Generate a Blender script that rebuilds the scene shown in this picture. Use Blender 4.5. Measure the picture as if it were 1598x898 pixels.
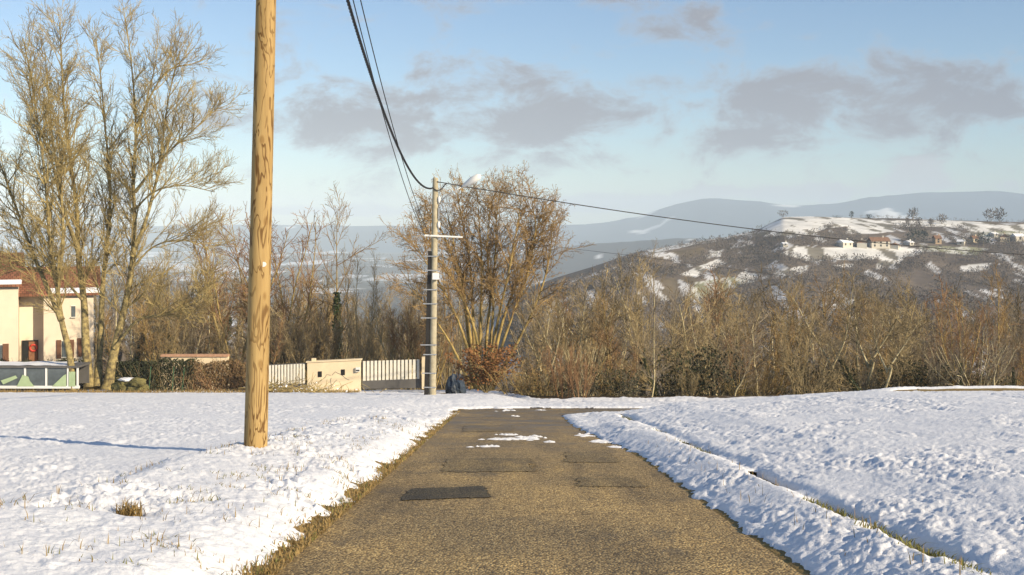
import bpy, math, random
import numpy as np

# ------------------------------------------------------------------ reset
for o in list(bpy.data.objects):
    bpy.data.objects.remove(o)
scene = bpy.context.scene
COL = scene.collection
R = math.radians

# ------------------------------------------------------------------ camera
CZ = 1.45            # eye height above the road under the camera
FPX, CX, HY = 1800.0, 799.0, 355.0   # photo: focal length, centre column, horizon row (1598 x 898)
cam_d = bpy.data.cameras.new('camera')
cam = bpy.data.objects.new('camera', cam_d)
COL.objects.link(cam)
cam.location = (0, 0, CZ)
cam.rotation_euler = (R(90), 0, 0)
cam_d.sensor_width = 36.0
cam_d.lens = 36.0 * FPX / 1598.0
cam_d.shift_y = (HY - 449.0) / 1598.0
cam_d.clip_start = 0.1
cam_d.clip_end = 90000
scene.camera = cam

# ------------------------------------------------------------------ sky and sun
SUN_AZ, SUN_EL = 126.0, 25.0          # clockwise from +Y (view direction), degrees
world = bpy.data.worlds.new('World')
scene.world = world
world.use_nodes = True
nt = world.node_tree
nt.nodes.clear()
N, L = nt.nodes.new, nt.links.new
w_out = N('ShaderNodeOutputWorld')
w_bg = N('ShaderNodeBackground')
w_bg.inputs['Strength'].default_value = 0.086
sky = N('ShaderNodeTexSky')
sky.sky_type = 'NISHITA'
sky.sun_disc = False
sky.sun_elevation = R(SUN_EL)
sky.sun_rotation = R(SUN_AZ)
sky.altitude = 300
sky.air_density = 1.0
sky.dust_density = 0.35
sky.ozone_density = 1.5


def wmath(op, a, b=None, c=None, clamp=False):
    n = N('ShaderNodeMath')
    n.operation = op
    n.use_clamp = clamp
    for i, v in enumerate((a, b, c)):
        if v is None:
            continue
        if isinstance(v, (int, float)):
            n.inputs[i].default_value = v
        else:
            L(v, n.inputs[i])
    return n.outputs[0]


tc = N('ShaderNodeTexCoord')
sep = N('ShaderNodeSeparateXYZ')
L(tc.outputs['Generated'], sep.inputs[0])
az = wmath('ARCTAN2', sep.outputs['X'], sep.outputs['Y'])
el = wmath('ARCSINE', sep.outputs['Z'])
# cloud noise lives on the sky sphere, flattened vertically like low stratocumulus
mp = N('ShaderNodeMapping')
mp.inputs['Scale'].default_value = (1.0, 1.0, 2.0)
L(tc.outputs['Generated'], mp.inputs[0])
nz = N('ShaderNodeTexNoise')
nz.inputs['Scale'].default_value = 13.0
nz.inputs['Detail'].default_value = 9.0
nz.inputs['Roughness'].default_value = 0.66
nz.inputs['Distortion'].default_value = 0.35
L(mp.outputs[0], nz.inputs['Vector'])
nz2 = N('ShaderNodeTexNoise')
nz2.inputs['Scale'].default_value = 3.1
nz2.inputs['Detail'].default_value = 3.0
L(mp.outputs[0], nz2.inputs['Vector'])


def blob(px, py, w, h, amp):
    a, e = math.atan((px - CX) / FPX), math.atan((HY - py) / FPX)
    da = wmath('DIVIDE', wmath('SUBTRACT', az, a), w / FPX)
    de = wmath('DIVIDE', wmath('SUBTRACT', el, e), h / FPX)
    q = wmath('ADD', wmath('MULTIPLY', da, da), wmath('MULTIPLY', de, de))
    return wmath('MULTIPLY', wmath('EXPONENT', wmath('MULTIPLY', q, -1.0)), amp)


def total(lst):
    s = lst[0]
    for b in lst[1:]:
        s = wmath('ADD', s, b)
    return s


banks = total([blob(1230, 165, 160, 55, 0.44), blob(1370, 175, 140, 50, 0.36), blob(1560, 165, 120, 50, 0.40),
               blob(1185, 215, 90, 22, 0.25), blob(690, 185, 190, 75, 0.38), blob(850, 185, 130, 70, 0.36),
               blob(520, 185, 130, 65, 0.34), blob(1055, 50, 80, 38, 0.32), blob(910, 0, 70, 20, 0.2),
               blob(590, 130, 60, 30, 0.2), blob(340, 210, 60, 50, 0.2), blob(560, 255, 70, 20, 0.12)])
field = wmath('ADD', wmath('ADD', wmath('MULTIPLY', nz.outputs[0], 2.3), -0.65), wmath('MULTIPLY', wmath('SUBTRACT', nz2.outputs[0], 0.5), 0.25))
dens = wmath('ADD', field, banks)
mr = N('ShaderNodeMapRange')
mr.interpolation_type = 'SMOOTHSTEP'
mr.inputs['From Min'].default_value = 0.54
mr.inputs['From Max'].default_value = 1.10
L(dens, mr.inputs['Value'])
cloud_a = wmath('MULTIPLY', mr.outputs[0], 0.93)
# low pale cumulus resting on the far mountains
low = total([blob(950, 318, 140, 22, 0.50), blob(1100, 306, 45, 12, 0.30), blob(1250, 302, 120, 16, 0.45),
             blob(1430, 280, 55, 26, 0.50), blob(1590, 296, 40, 14, 0.3), blob(1500, 294, 60, 9, 0.2), blob(520, 330, 250, 12, 0.34)])
mr2 = N('ShaderNodeMapRange')
mr2.interpolation_type = 'SMOOTHSTEP'
mr2.inputs['From Min'].default_value = 0.66
mr2.inputs['From Max'].default_value = 0.86
L(wmath('ADD', nz.outputs[0], low), mr2.inputs['Value'])
low_a = wmath('MULTIPLY', mr2.outputs[0], 0.8)


def wmix(fac, a, b):
    m = N('ShaderNodeMix')
    m.data_type = 'RGBA'
    L(fac, m.inputs['Factor'])
    for v, s in ((a, m.inputs['A']), (b, m.inputs['B'])):
        if isinstance(v, tuple):
            s.default_value = v
        else:
            L(v, s)
    return m.outputs['Result']


core = wmix(nz2.outputs[0], (2.95, 2.8, 3.0, 1), (2.3, 2.55, 3.1, 1))     # blue-grey undersides
tone = wmix(wmath('POWER', mr.outputs[0], 0.7), (4.6, 4.6, 4.9, 1), core)    # thin rims stay lighter
blue = N('ShaderNodeMix')
blue.data_type = 'RGBA'
blue.blend_type = 'MULTIPLY'
blue.inputs['Factor'].default_value = 1.0
L(sky.outputs[0], blue.inputs['A'])
blue.inputs['B'].default_value = (0.86, 0.95, 1.06, 1)      # white balance of the air
c1 = wmix(cloud_a, blue.outputs['Result'], tone)
c2 = wmix(low_a, c1, (4.6, 4.7, 5.0, 1))
L(c2, w_bg.inputs['Color'])
L(w_bg.outputs[0], w_out.inputs['Surface'])

sd = bpy.data.lights.new('sun', 'SUN')
sd.energy = 5.0
sd.angle = R(0.53)
sd.color = (1.0, 0.84, 0.60)
sun = bpy.data.objects.new('sun', sd)
COL.objects.link(sun)
sun.location = (30, -25, 40)
sun.rotation_euler = (R(90 - SUN_EL), 0, R(180 - SUN_AZ))
scene.view_settings.view_transform = 'Standard'
scene.view_settings.look = 'None'
scene.view_settings.gamma = 1.0
scene.view_settings.use_curve_mapping = False
scene.view_settings.exposure = 0.57
scene.cycles.volume_bounces = 2

# ------------------------------------------------------------------ helpers


def at(px, py, Y):
    """point of the place seen at photo pixel (px, py) at distance Y along the view axis"""
    return ((px - CX) / FPX * Y, Y, CZ - (py - HY) / FPX * Y)


def tag(o, label=None, cat=None, group=None, kind=None):
    if label: o['label'] = label
    if cat: o['category'] = cat
    if group: o['group'] = group
    if kind: o['kind'] = kind
    return o


def empty(name, loc=(0, 0, 0), rz=0.0):
    o = bpy.data.objects.new(name, None)
    o.empty_display_size = 0.2
    COL.objects.link(o)
    o.location = loc
    o.rotation_euler = (0, 0, rz)
    return o


def mesh_np(name, V, faces, smooth=False):
    """faces: list of int arrays (n,3) or (n,4)"""
    me = bpy.data.meshes.new(name)
    V = np.asarray(V, dtype=np.float32).reshape(-1, 3)
    faces = [np.asarray(f, dtype=np.int32) for f in faces if len(f)]
    nl = sum(f.size for f in faces)
    nf = sum(len(f) for f in faces)
    me.vertices.add(len(V))
    me.vertices.foreach_set('co', V.ravel())
    me.loops.add(nl)
    me.polygons.add(nf)
    me.loops.foreach_set('vertex_index', np.concatenate([f.ravel() for f in faces]))
    st, tot, s = [], [], 0
    for f in faces:
        k = f.shape[1]
        st.append(s + np.arange(len(f)) * k)
        tot.append(np.full(len(f), k))
        s += f.size
    me.polygons.foreach_set('loop_start', np.concatenate(st).astype(np.int32))
    me.polygons.foreach_set('loop_total', np.concatenate(tot).astype(np.int32))
    me.polygons.foreach_set('use_smooth', np.full(nf, smooth, dtype=bool))
    me.update(calc_edges=True)
    return me


def link(name, me, mat=None, parent=None, loc=None):
    o = bpy.data.objects.new(name, me)
    COL.objects.link(o)
    if mat is not None and len(me.materials) == 0:
        me.materials.append(mat)
    if parent is not None:
        o.parent = parent
    if loc is not None:
        o.location = loc
    return o


class MB:
    """collects boxes, prisms and tubes; build() links them as one mesh object"""

    def __init__(s):
        s.v, s.f3, s.f4 = [], [], []

    def quadbox(s, c):
        n = len(s.v)
        s.v += [tuple(p) for p in c]
        s.f4 += [tuple(n + i for i in q) for q in ((0, 3, 2, 1), (4, 5, 6, 7), (0, 1, 5, 4), (1, 2, 6, 5), (2, 3, 7, 6), (3, 0, 4, 7))]
        return s

    def box(s, x0, x1, y0, y1, z0, z1):
        return s.quadbox([(x0, y0, z0), (x1, y0, z0), (x1, y1, z0), (x0, y1, z0), (x0, y0, z1), (x1, y0, z1), (x1, y1, z1), (x0, y1, z1)])

    def tube(s, pts, rad, sides=8, caps=True):
        pts = [np.array(p, float) for p in pts]
        k = len(pts)
        if not hasattr(rad, '__len__'):
            rad = [rad] * k
        n0 = len(s.v)
        for i in range(k):
            t = pts[min(i + 1, k - 1)] - pts[max(i - 1, 0)]
            t /= np.linalg.norm(t) + 1e-9
            ref = np.array((0, 0, 1.0)) if abs(t[2]) < 0.9 else np.array((1.0, 0, 0))
            a = np.cross(t, ref); a /= np.linalg.norm(a)
            b = np.cross(t, a)
            for j in range(sides):
                q = 2 * math.pi * j / sides
                s.v.append(tuple(pts[i] + rad[i] * (a * math.cos(q) + b * math.sin(q))))
        for i in range(k - 1):
            for j in range(sides):
                j2 = (j + 1) % sides
                s.f4.append((n0 + i * sides + j, n0 + (i + 1) * sides + j, n0 + (i + 1) * sides + j2, n0 + i * sides + j2))
        if caps:
            for i in (0, k - 1):
                c = len(s.v)
                s.v.append(tuple(pts[i]))
                for j in range(sides):
                    j2 = (j + 1) % sides
                    tri = (c, n0 + i * sides + j, n0 + i * sides + j2)
                    s.f3.append(tri if i == 0 else tri[::-1])
        return s

    def poly(s, pts):
        n = len(s.v)
        s.v += [tuple(p) for p in pts]
        if len(pts) == 4: s.f4.append((n, n + 1, n + 2, n + 3))
        else: s.f3.append((n, n + 1, n + 2))
        return s

    def mesh(s, name, smooth=False):
        return mesh_np(name, s.v, [np.array(s.f4).reshape(-1, 4), np.array(s.f3).reshape(-1, 3)], smooth)

    def build(s, name, mat, parent=None, smooth=False, loc=None):
        return link(name, s.mesh(name, smooth), mat, parent, loc)


# -- noise -----------------------------------------------------------------


def vnoise(x, y, seed=0):
    xi, yi = np.floor(x).astype(np.int64), np.floor(y).astype(np.int64)
    fx, fy = x - xi, y - yi
    fx, fy = fx * fx * fx * (fx * (fx * 6 - 15) + 10), fy * fy * fy * (fy * (fy * 6 - 15) + 10)

    def h(a, b):
        n = (a * 374761393 + b * 668265263 + seed * 1442695041) & 0x7fffffff
        n = ((n ^ (n >> 13)) * 1274126177) & 0x7fffffff
        n = ((n ^ (n >> 16)) * 668265263) & 0x7fffffff
        return (n & 0xffff) / 65535.0
    return (h(xi, yi) * (1 - fx) + h(xi + 1, yi) * fx) * (1 - fy) + (h(xi, yi + 1) * (1 - fx) + h(xi + 1, yi + 1) * fx) * fy


def fbm(x, y, oct=4, seed=0, gain=0.5):
    s, a, t = 0.0, 1.0, 0.0
    for i in range(oct):
        s = s + a * vnoise(x * 2 ** i + 17.3 * i, y * 2 ** i - 9.1 * i, seed + i)
        t += a
        a *= gain
    return s / t


def sstep(a, b, x):
    t = np.clip((x - a) / (b - a), 0, 1)
    return t * t * (3 - 2 * t)


# -- materials -------------------------------------------------------------


class NT:
    def __init__(s, name):
        s.m = bpy.data.materials.new(name)
        s.m.use_nodes = True
        s.t = s.m.node_tree
        s.b = s.t.nodes['Principled BSDF']

    def n(s, kind, **kw):
        nd = s.t.nodes.new(kind)
        for k, v in kw.items():
            setattr(nd, k, v)
        return nd

    def l(s, a, b):
        s.t.links.new(a, b)

    def coord(s, which='Object', scale=(1, 1, 1)):
        c = s.n('ShaderNodeTexCoord')
        m = s.n('ShaderNodeMapping')
        m.inputs['Scale'].default_value = scale
        s.l(c.outputs[which], m.inputs[0])
        return m.outputs[0]

    def noise(s, vec, scale, detail=4, rough=0.55, dist=0.0):
        q = s.n('ShaderNodeTexNoise')
        q.inputs['Scale'].default_value = scale
        q.inputs['Detail'].default_value = detail
        q.inputs['Roughness'].default_value = rough
        q.inputs['Distortion'].default_value = dist
        s.l(vec, q.inputs['Vector'])
        return q.outputs[0]

    def ramp(s, fac, stops, interp='LINEAR'):
        r = s.n('ShaderNodeValToRGB')
        r.color_ramp.interpolation = interp
        e = r.color_ramp.elements
        while len(e) < len(stops):
            e.new(0.5)
        for i, (p, c) in enumerate(stops):
            e[i].position = p
            e[i].color = (*c, 1) if len(c) == 3 else c
        s.l(fac, r.inputs[0])
        return r.outputs[0]

    def mix(s, fac, a, b, blend='MIX'):
        m = s.n('ShaderNodeMix', data_type='RGBA', blend_type=blend)
        for v, k in ((fac, 'Factor'), (a, 'A'), (b, 'B')):
            inp = m.inputs[k]
            if isinstance(v, (int, float)): inp.default_value = v
            elif isinstance(v, tuple): inp.default_value = (*v, 1) if len(v) == 3 else v
            else: s.l(v, inp)
        return m.outputs['Result']

    def math(s, op, a, b=0.0, clamp=False):
        m = s.n('ShaderNodeMath', operation=op, use_clamp=clamp)
        for i, v in enumerate((a, b)):
            if isinstance(v, (int, float)): m.inputs[i].default_value = v
            else: s.l(v, m.inputs[i])
        return m.outputs[0]

    def bump(s, h, strength=0.5, dist=0.02):
        b = s.n('ShaderNodeBump')
        b.inputs['Strength'].default_value = strength
        b.inputs['Distance'].default_value = dist
        s.l(h, b.inputs['Height'])
        s.l(b.outputs[0], s.b.inputs['Normal'])

    def done(s, col=None, rough=0.8, spec=0.3, metal=0.0):
        if col is not None:
            if isinstance(col, tuple): s.b.inputs['Base Color'].default_value = (*col, 1)
            else: s.l(col, s.b.inputs['Base Color'])
        if isinstance(rough, (int, float)): s.b.inputs['Roughness'].default_value = rough
        else: s.l(rough, s.b.inputs['Roughness'])
        s.b.inputs['Specular IOR Level'].default_value = spec
        s.b.inputs['Metallic'].default_value = metal
        return s.m


def scale_c(c, k):
    return tuple(v * k for v in c)


def plain(name, c, rough=0.75, vary=0.25, scale=3.0, spec=0.3, metal=0.0, bump=0.0):
    m = NT(name)
    v = m.coord()
    f = m.noise(v, scale, 5, 0.6)
    col = m.ramp(f, [(0.25, scale_c(c, 1 - vary)), (0.75, scale_c(c, 1 + vary * 0.6))])
    if bump: m.bump(m.noise(v, scale * 6, 4), bump, 0.02)
    return m.done(col, rough, spec, metal)


def bark(name, c1, c2, vary=0.3, scale=3.0):
    """bark: patchy lichen between two tones, and one tree differs a little from the next"""
    m = NT(name)
    v = m.coord()
    f = m.noise(v, scale, 4, 0.65)
    col = m.ramp(f, [(0.36, c1), (0.62, c2)])
    oi = m.n('ShaderNodeObjectInfo')
    k = m.math('ADD', m.math('MULTIPLY', oi.outputs['Random'], vary * 2), 1 - vary)
    hs = m.n('ShaderNodeHueSaturation')
    m.l(k, hs.inputs['Value'])
    m.l(col, hs.inputs['Color'])
    return m.done(hs.outputs[0], 0.85, 0.15)


def snow_material():
    m = NT('snow')
    v = m.coord()
    f = m.noise(v, 2.3, 6, 0.6)
    col = m.ramp(f, [(0.3, (0.74, 0.75, 0.785)), (0.7, (0.81, 0.815, 0.83))])
    h = m.math('ADD', m.noise(v, 11, 5, 0.6), m.math('MULTIPLY', m.noise(v, 42, 4, 0.7), 0.5))
    m.bump(h, 0.55, 0.035)
    return m.done(col, 0.65, 0.25)


def asphalt_material(name='asphalt', tint=(1, 1, 1)):
    m = NT(name)
    v = m.coord()
    vo = m.n('ShaderNodeTexVoronoi', feature='F1')
    vo.inputs['Scale'].default_value = 50
    vo.inputs['Randomness'].default_value = 1.0
    m.l(v, vo.inputs['Vector'])
    bw = m.n('ShaderNodeRGBToBW')
    m.l(vo.outputs['Color'], bw.inputs[0])
    big = m.noise(v, 0.55, 5, 0.6)
    mid = m.noise(v, 6, 4, 0.6)
    stone = m.ramp(bw.outputs[0], [(0.15, (0.10, 0.075, 0.042)), (0.42, (0.24, 0.178, 0.088)), (0.6, (0.36, 0.27, 0.13)), (0.85, (0.54, 0.42, 0.22))])
    gap = m.ramp(vo.outputs['Distance'], [(0.35, (1, 1, 1)), (0.75, (0.5, 0.45, 0.38))])
    c = m.mix(1.0, stone, gap, 'MULTIPLY')
    wear = m.ramp(big, [(0.32, (0.95, 0.93, 0.9)), (0.68, (1.65, 1.54, 1.3))])
    c = m.mix(1.0, c, wear, 'MULTIPLY')
    c = m.mix(m.math('MULTIPLY', m.ramp(mid, [(0.45, (0, 0, 0)), (0.75, (1, 1, 1))]), 0.35), c, (0.24, 0.175, 0.085))
    track = m.noise(m.coord(scale=(1.25, 0.05, 1)), 1.6, 4, 0.6)
    c = m.mix(1.0, c, m.ramp(track, [(0.32, (0.66, 0.66, 0.68)), (0.5, (1.0, 1.0, 1.0)), (0.68, (1.22, 1.2, 1.12))]), 'MULTIPLY')
    stain = m.noise(m.coord(scale=(1.0, 0.6, 1)), 1.1, 6, 0.7)
    c = m.mix(m.ramp(stain, [(0.56, (0, 0, 0)), (0.66, (0.5, 0.5, 0.5))]), c, (0.085, 0.07, 0.05))
    c = m.mix(1.0, c, tint, 'MULTIPLY')
    # damp fines carried down the slope lie greyer beyond the crown of the hill
    sx = m.n('ShaderNodeSeparateXYZ')
    m.l(v, sx.inputs[0])
    damp = m.math('MULTIPLY', m.math('MULTIPLY', m.math('SUBTRACT', sx.outputs['Y'], 17.0), 0.09, True), m.ramp(m.noise(v, 0.9, 3), [(0.3, (0.1, 0.1, 0.1)), (0.65, (1, 1, 1))]))
    c = m.mix(damp, c, (0.165, 0.13, 0.085))
    m.bump(m.math('ADD', m.math('MULTIPLY', vo.outputs['Distance'], -1.0), m.math('MULTIPLY', mid, 0.4)), 0.8, 0.012)
    rg = m.math('SUBTRACT', 0.8, m.math('MULTIPLY', damp, 0.35))
    return m.done(c, rg, 0.4)


def soil_material():
    m = NT('verge_soil')
    v = m.coord()
    f = m.noise(v, 3.5, 6, 0.65)
    g = m.noise(v, 30, 4, 0.7)
    a = m.ramp(f, [(0.3, (0.11, 0.072, 0.03)), (0.5, (0.27, 0.18, 0.07)), (0.68, (0.18, 0.16, 0.05))])
    c = m.mix(0.55, a, m.ramp(g, [(0.3, (0.07, 0.048, 0.022)), (0.7, (0.46, 0.33, 0.135))]))
    m.bump(m.math('ADD', f, g), 0.7, 0.04)
    return m.done(c, 0.9, 0.15)


def litter_material():
    m = NT('leaf_litter')
    v = m.coord()
    f = m.noise(v, 0.12, 6, 0.65)
    g = m.noise(v, 1.3, 5, 0.7)
    c = m.mix(0.5, m.ramp(g, [(0.3, (0.035, 0.025, 0.015)), (0.7, (0.11, 0.075, 0.04))]), m.ramp(f, [(0.35, (0.07, 0.05, 0.03)), (0.7, (0.16, 0.12, 0.07))]))
    c = m.mix(m.ramp(m.math('ADD', m.math('MULTIPLY', f, 0.6), m.math('MULTIPLY', g, 0.4)), [(0.56, (0, 0, 0)), (0.62, (1, 1, 1))]), c, (0.75, 0.76, 0.79))
    return m.done(c, 0.95, 0.1)


def valley_material():
    """patchwork of bare woods, stubble and snowed fields on the valley floor"""
    m = NT('valley_fields')
    v = m.coord(scale=(1, 0.45, 0))
    vo = m.n('ShaderNodeTexVoronoi', feature='F1')
    vo.inputs['Scale'].default_value = 1 / 170
    m.l(v, vo.inputs['Vector'])
    bw = m.n('ShaderNodeRGBToBW')
    m.l(vo.outputs['Color'], bw.inputs[0])
    f = m.noise(v, 1 / 240, 5, 0.6)
    g = m.noise(v, 1 / 30, 4, 0.7)
    k = m.math('ADD', m.math('MULTIPLY', bw.outputs[0], 0.45), m.math('MULTIPLY', f, 0.75))
    c = m.ramp(k, [(0.0, (0.05, 0.05, 0.05)), (0.60, (0.10, 0.09, 0.078)), (0.665, (0.13, 0.125, 0.10)), (0.685, (0.58, 0.59, 0.61)), (0.82, (0.8, 0.8, 0.82))])
    c = m.mix(m.ramp(g, [(0.45, (0, 0, 0)), (0.7, (0.7, 0.7, 0.7))]), c, (0.07, 0.062, 0.055))
    return m.done(c, 0.95, 0.05)


def attr_material(name, grain=0.02):
    m = NT(name)
    a = m.n('ShaderNodeAttribute')
    a.attribute_name = 'land'
    v = m.coord()
    g = m.noise(v, grain, 6, 0.7)
    c = m.mix(0.7, a.outputs['Color'], m.ramp(g, [(0.3, (0.45, 0.45, 0.45)), (0.7, (1.25, 1.25, 1.25))]), 'MULTIPLY')
    return m.done(c, 0.95, 0.05)


def wood_pole_material():
    """yellow-tan pine: flat-sawn contour figure, knots in whorls, resin streaks"""
    m = NT('treated_pine')
    v = m.coord(scale=(1.0, 1.0, 0.22))
    n1 = m.noise(v, 4.6, 3.0, 0.55, 0.6)
    fr = m.math('FRACT', m.math('MULTIPLY', n1, 6.5))
    line = m.ramp(fr, [(0.0, (0, 0, 0)), (0.07, (1, 1, 1)), (0.17, (0.9, 0.9, 0.9)), (0.30, (0, 0, 0))])
    mask = m.ramp(m.noise(v, 3.0, 2), [(0.34, (0.5, 0.5, 0.5)), (0.56, (1, 1, 1))])
    tone = m.ramp(m.noise(m.coord(scale=(3, 3, 0.25)), 3.0, 5, 0.6), [(0.3, (0.28, 0.18, 0.066)), (0.7, (0.42, 0.288, 0.118))])
    c = m.mix(m.math('MULTIPLY', line, mask), tone, (0.115, 0.055, 0.014))
    v2 = m.coord(scale=(1, 1, 0.55))
    vo = m.n('ShaderNodeTexVoronoi', feature='F1')
    vo.inputs['Scale'].default_value = 3.4
    m.l(v2, vo.inputs['Vector'])
    kn = m.ramp(vo.outputs['Distance'], [(0.07, (1, 1, 1)), (0.15, (0, 0, 0))])
    c = m.mix(m.math('MULTIPLY', kn, 0.6), c, (0.17, 0.085, 0.02))
    fine = m.noise(m.coord(scale=(40, 40, 1.2)), 2.0, 4, 0.6)
    c = m.mix(0.35, c, m.ramp(fine, [(0.3, (0.6, 0.6, 0.6)), (0.7, (1.3, 1.3, 1.3))]), 'MULTIPLY')
    m.bump(m.math('SUBTRACT', m.math('MULTIPLY', fine, 0.5), line), 0.35, 0.01)
    return m.done(c, 0.7, 0.25)


def tile_material(name, base):
    m = NT(name)
    v = m.coord()
    br = m.n('ShaderNodeTexBrick')
    br.inputs['Scale'].default_value = 1.0
    br.inputs['Brick Width'].default_value = 0.26
    br.inputs['Row Height'].default_value = 0.3
    br.inputs['Mortar Size'].default_value = 0.02
    br.inputs['Color1'].default_value = (*base, 1)
    br.inputs['Color2'].default_value = (*scale_c(base, 0.65), 1)
    br.inputs['Mortar'].default_value = (*scale_c(base, 0.3), 1)
    m.l(v, br.inputs['Vector'])
    c = m.mix(0.5, br.outputs['Color'], m.ramp(m.noise(v, 1.3, 5), [(0.3, (0.5, 0.45, 0.4)), (0.7, (1.2, 1.15, 1.1))]), 'MULTIPLY')
    return m.done(c, 0.85, 0.15)


M = dict(
    snow=snow_material(), asphalt=asphalt_material(), soil=soil_material(), litter=litter_material(), valley=valley_material(),
    pine=wood_pole_material(),
    concrete=plain('pole_concrete', (0.38, 0.335, 0.235), 0.85, 0.3, 6, 0.2, bump=0.3),
    cable=plain('black_cable', (0.025, 0.026, 0.03), 0.6, 0.2),
    conduit=plain('conduit_black', (0.022, 0.02, 0.018), 0.6, 0.3),
    steel=plain('galvanised_steel', (0.42, 0.43, 0.44), 0.45, 0.25, 8, 0.5, 0.6),
    plastic=plain('white_plastic', (0.72, 0.72, 0.70), 0.5, 0.08),
    render_cream=plain('cream_render', (0.74, 0.62, 0.43), 0.9, 0.14, 1.4, 0.1, bump=0.15),
    house_wall=plain('house_render', (0.70, 0.60, 0.47), 0.9, 0.10, 0.8, 0.1),
    slat=plain('white_slat', (0.74, 0.71, 0.62), 0.6, 0.12, 2),
    dark_panel=plain('grey_panel', (0.11, 0.105, 0.10), 0.7, 0.25, 2),
    dark=plain('dark_opening', (0.02, 0.02, 0.02), 0.4, 0.2),
    shutter=plain('brown_shutter', (0.15, 0.07, 0.038), 0.7, 0.2),
    wood_door=plain('brown_door', (0.22, 0.10, 0.05), 0.6, 0.2),
    tile=tile_material('red_roof_tile', (0.30, 0.135, 0.08)),
    coping=plain('pink_coping', (0.50, 0.30, 0.20), 0.9, 0.3, 5, 0.1),
    green=plain('pale_green_panel', (0.36, 0.46, 0.27), 0.6, 0.15),
    glassy=plain('dusty_glass', (0.10, 0.12, 0.13), 0.25, 0.4, 2, 0.5),
    heap_blue=plain('dark_blue_heap', (0.03, 0.045, 0.07), 0.55, 0.4, 3, 0.4),
    stone=plain('mossy_stone', (0.17, 0.15, 0.06), 0.95, 0.5, 4, 0.1, bump=0.5),
    red=plain('red_ornament', (0.5, 0.05, 0.03), 0.6, 0.2),
    ash=bark('ash_bark', (0.095, 0.075, 0.045), (0.36, 0.285, 0.12), 0.1, 4.5),
    ash_twig=bark('ash_twig', (0.175, 0.133, 0.066), (0.40, 0.31, 0.125), 0.1, 1.2),
    alder=bark('alder_bark', (0.184, 0.132, 0.057), (0.425, 0.316, 0.115), 0.1, 3),
    alder_twig=bark('alder_twig', (0.19, 0.122, 0.058), (0.37, 0.25, 0.105), 0.1, 1.2),
    wood=bark('wood_bark', (0.101, 0.081, 0.047), (0.331, 0.263, 0.135), 0.35, 2),
    wood_twig=bark('wood_twig', (0.155, 0.116, 0.064), (0.34, 0.265, 0.138), 0.35, 0.7),
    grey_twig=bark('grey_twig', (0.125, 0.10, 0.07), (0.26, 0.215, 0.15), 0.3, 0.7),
    pale=bark('pale_bark', (0.26, 0.22, 0.125), (0.56, 0.48, 0.29), 0.25, 2),
    red_twig=bark('reddish_twig', (0.176, 0.101, 0.054), (0.297, 0.176, 0.089), 0.2, 1),
    ivy=plain('ivy_leaf', (0.035, 0.055, 0.016), 0.5, 0.5, 2, 0.4),
    beech=plain('dead_beech_leaf', (0.24, 0.115, 0.045), 0.8, 0.45, 3, 0.2),
    hedge=plain('hedge_leaf', (0.045, 0.05, 0.024), 0.7, 0.5, 2, 0.2),
    hedge_brown=plain('brown_hedge_leaf', (0.19, 0.125, 0.06), 0.8, 0.4, 2, 0.2),
    far_twig=plain('far_wood', (0.155, 0.132, 0.115), 0.95, 0.35, 0.02, 0.05),
    fir=plain('far_evergreen', (0.03, 0.042, 0.035), 0.9, 0.3, 0.1, 0.05),
    dry_grass=plain('dry_grass', (0.27, 0.185, 0.07), 0.8, 0.4, 4, 0.2),
    straw=plain('straw', (0.29, 0.20, 0.08), 0.8, 0.4, 6, 0.2),
    green_grass=plain('green_grass', (0.17, 0.165, 0.05), 0.75, 0.4, 4, 0.2),
    patch_dark=asphalt_material('fresh_tarmac', (0.30, 0.33, 0.38)),
    patch_mid=asphalt_material('old_tarmac', (0.72, 0.74, 0.76)),
    hill=attr_material('hill_land', 0.05), mount=attr_material('mountain_land', 0.0012),
    post_green=plain('green_wire_post', (0.05, 0.12, 0.06), 0.5, 0.2),
)

# ------------------------------------------------------------------ the lie of the land


def road_d(x, y):
    """distance from the asphalt's edge, negative on the road: a straight lane that turns right at the foot of the slope"""
    d1 = np.maximum(np.maximum(-1.70 - x, x - 2.06 + 0.62 * sstep(17, 30, y)), y - 38.2)
    yb = 37.0 - 0.02 * np.maximum(x - 6, 0)
    d2 = np.hypot(np.minimum(x - 1.0, 0), y - yb) - 2.5
    k = 1.2
    h = np.clip(0.5 + 0.5 * (d2 - d1) / k, 0, 1)
    return d2 * (1 - h) + d1 * h - k * h * (1 - h)


def brink(x):
    """distance at which the plateau breaks off into the valley"""
    return 45.5 + 29 * sstep(1.5, -5, x) + 40 * sstep(-8, -26, x)


def valley_z(x, y):
    yb = brink(x)
    over = np.maximum(y - yb, 0)
    soft = np.where(over < 8, over * over / 16, over - 4)
    return -0.12 * np.minimum(y, yb) - 0.0 - 107 * (1 - np.exp(-soft * 0.33 / 107))


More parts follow.
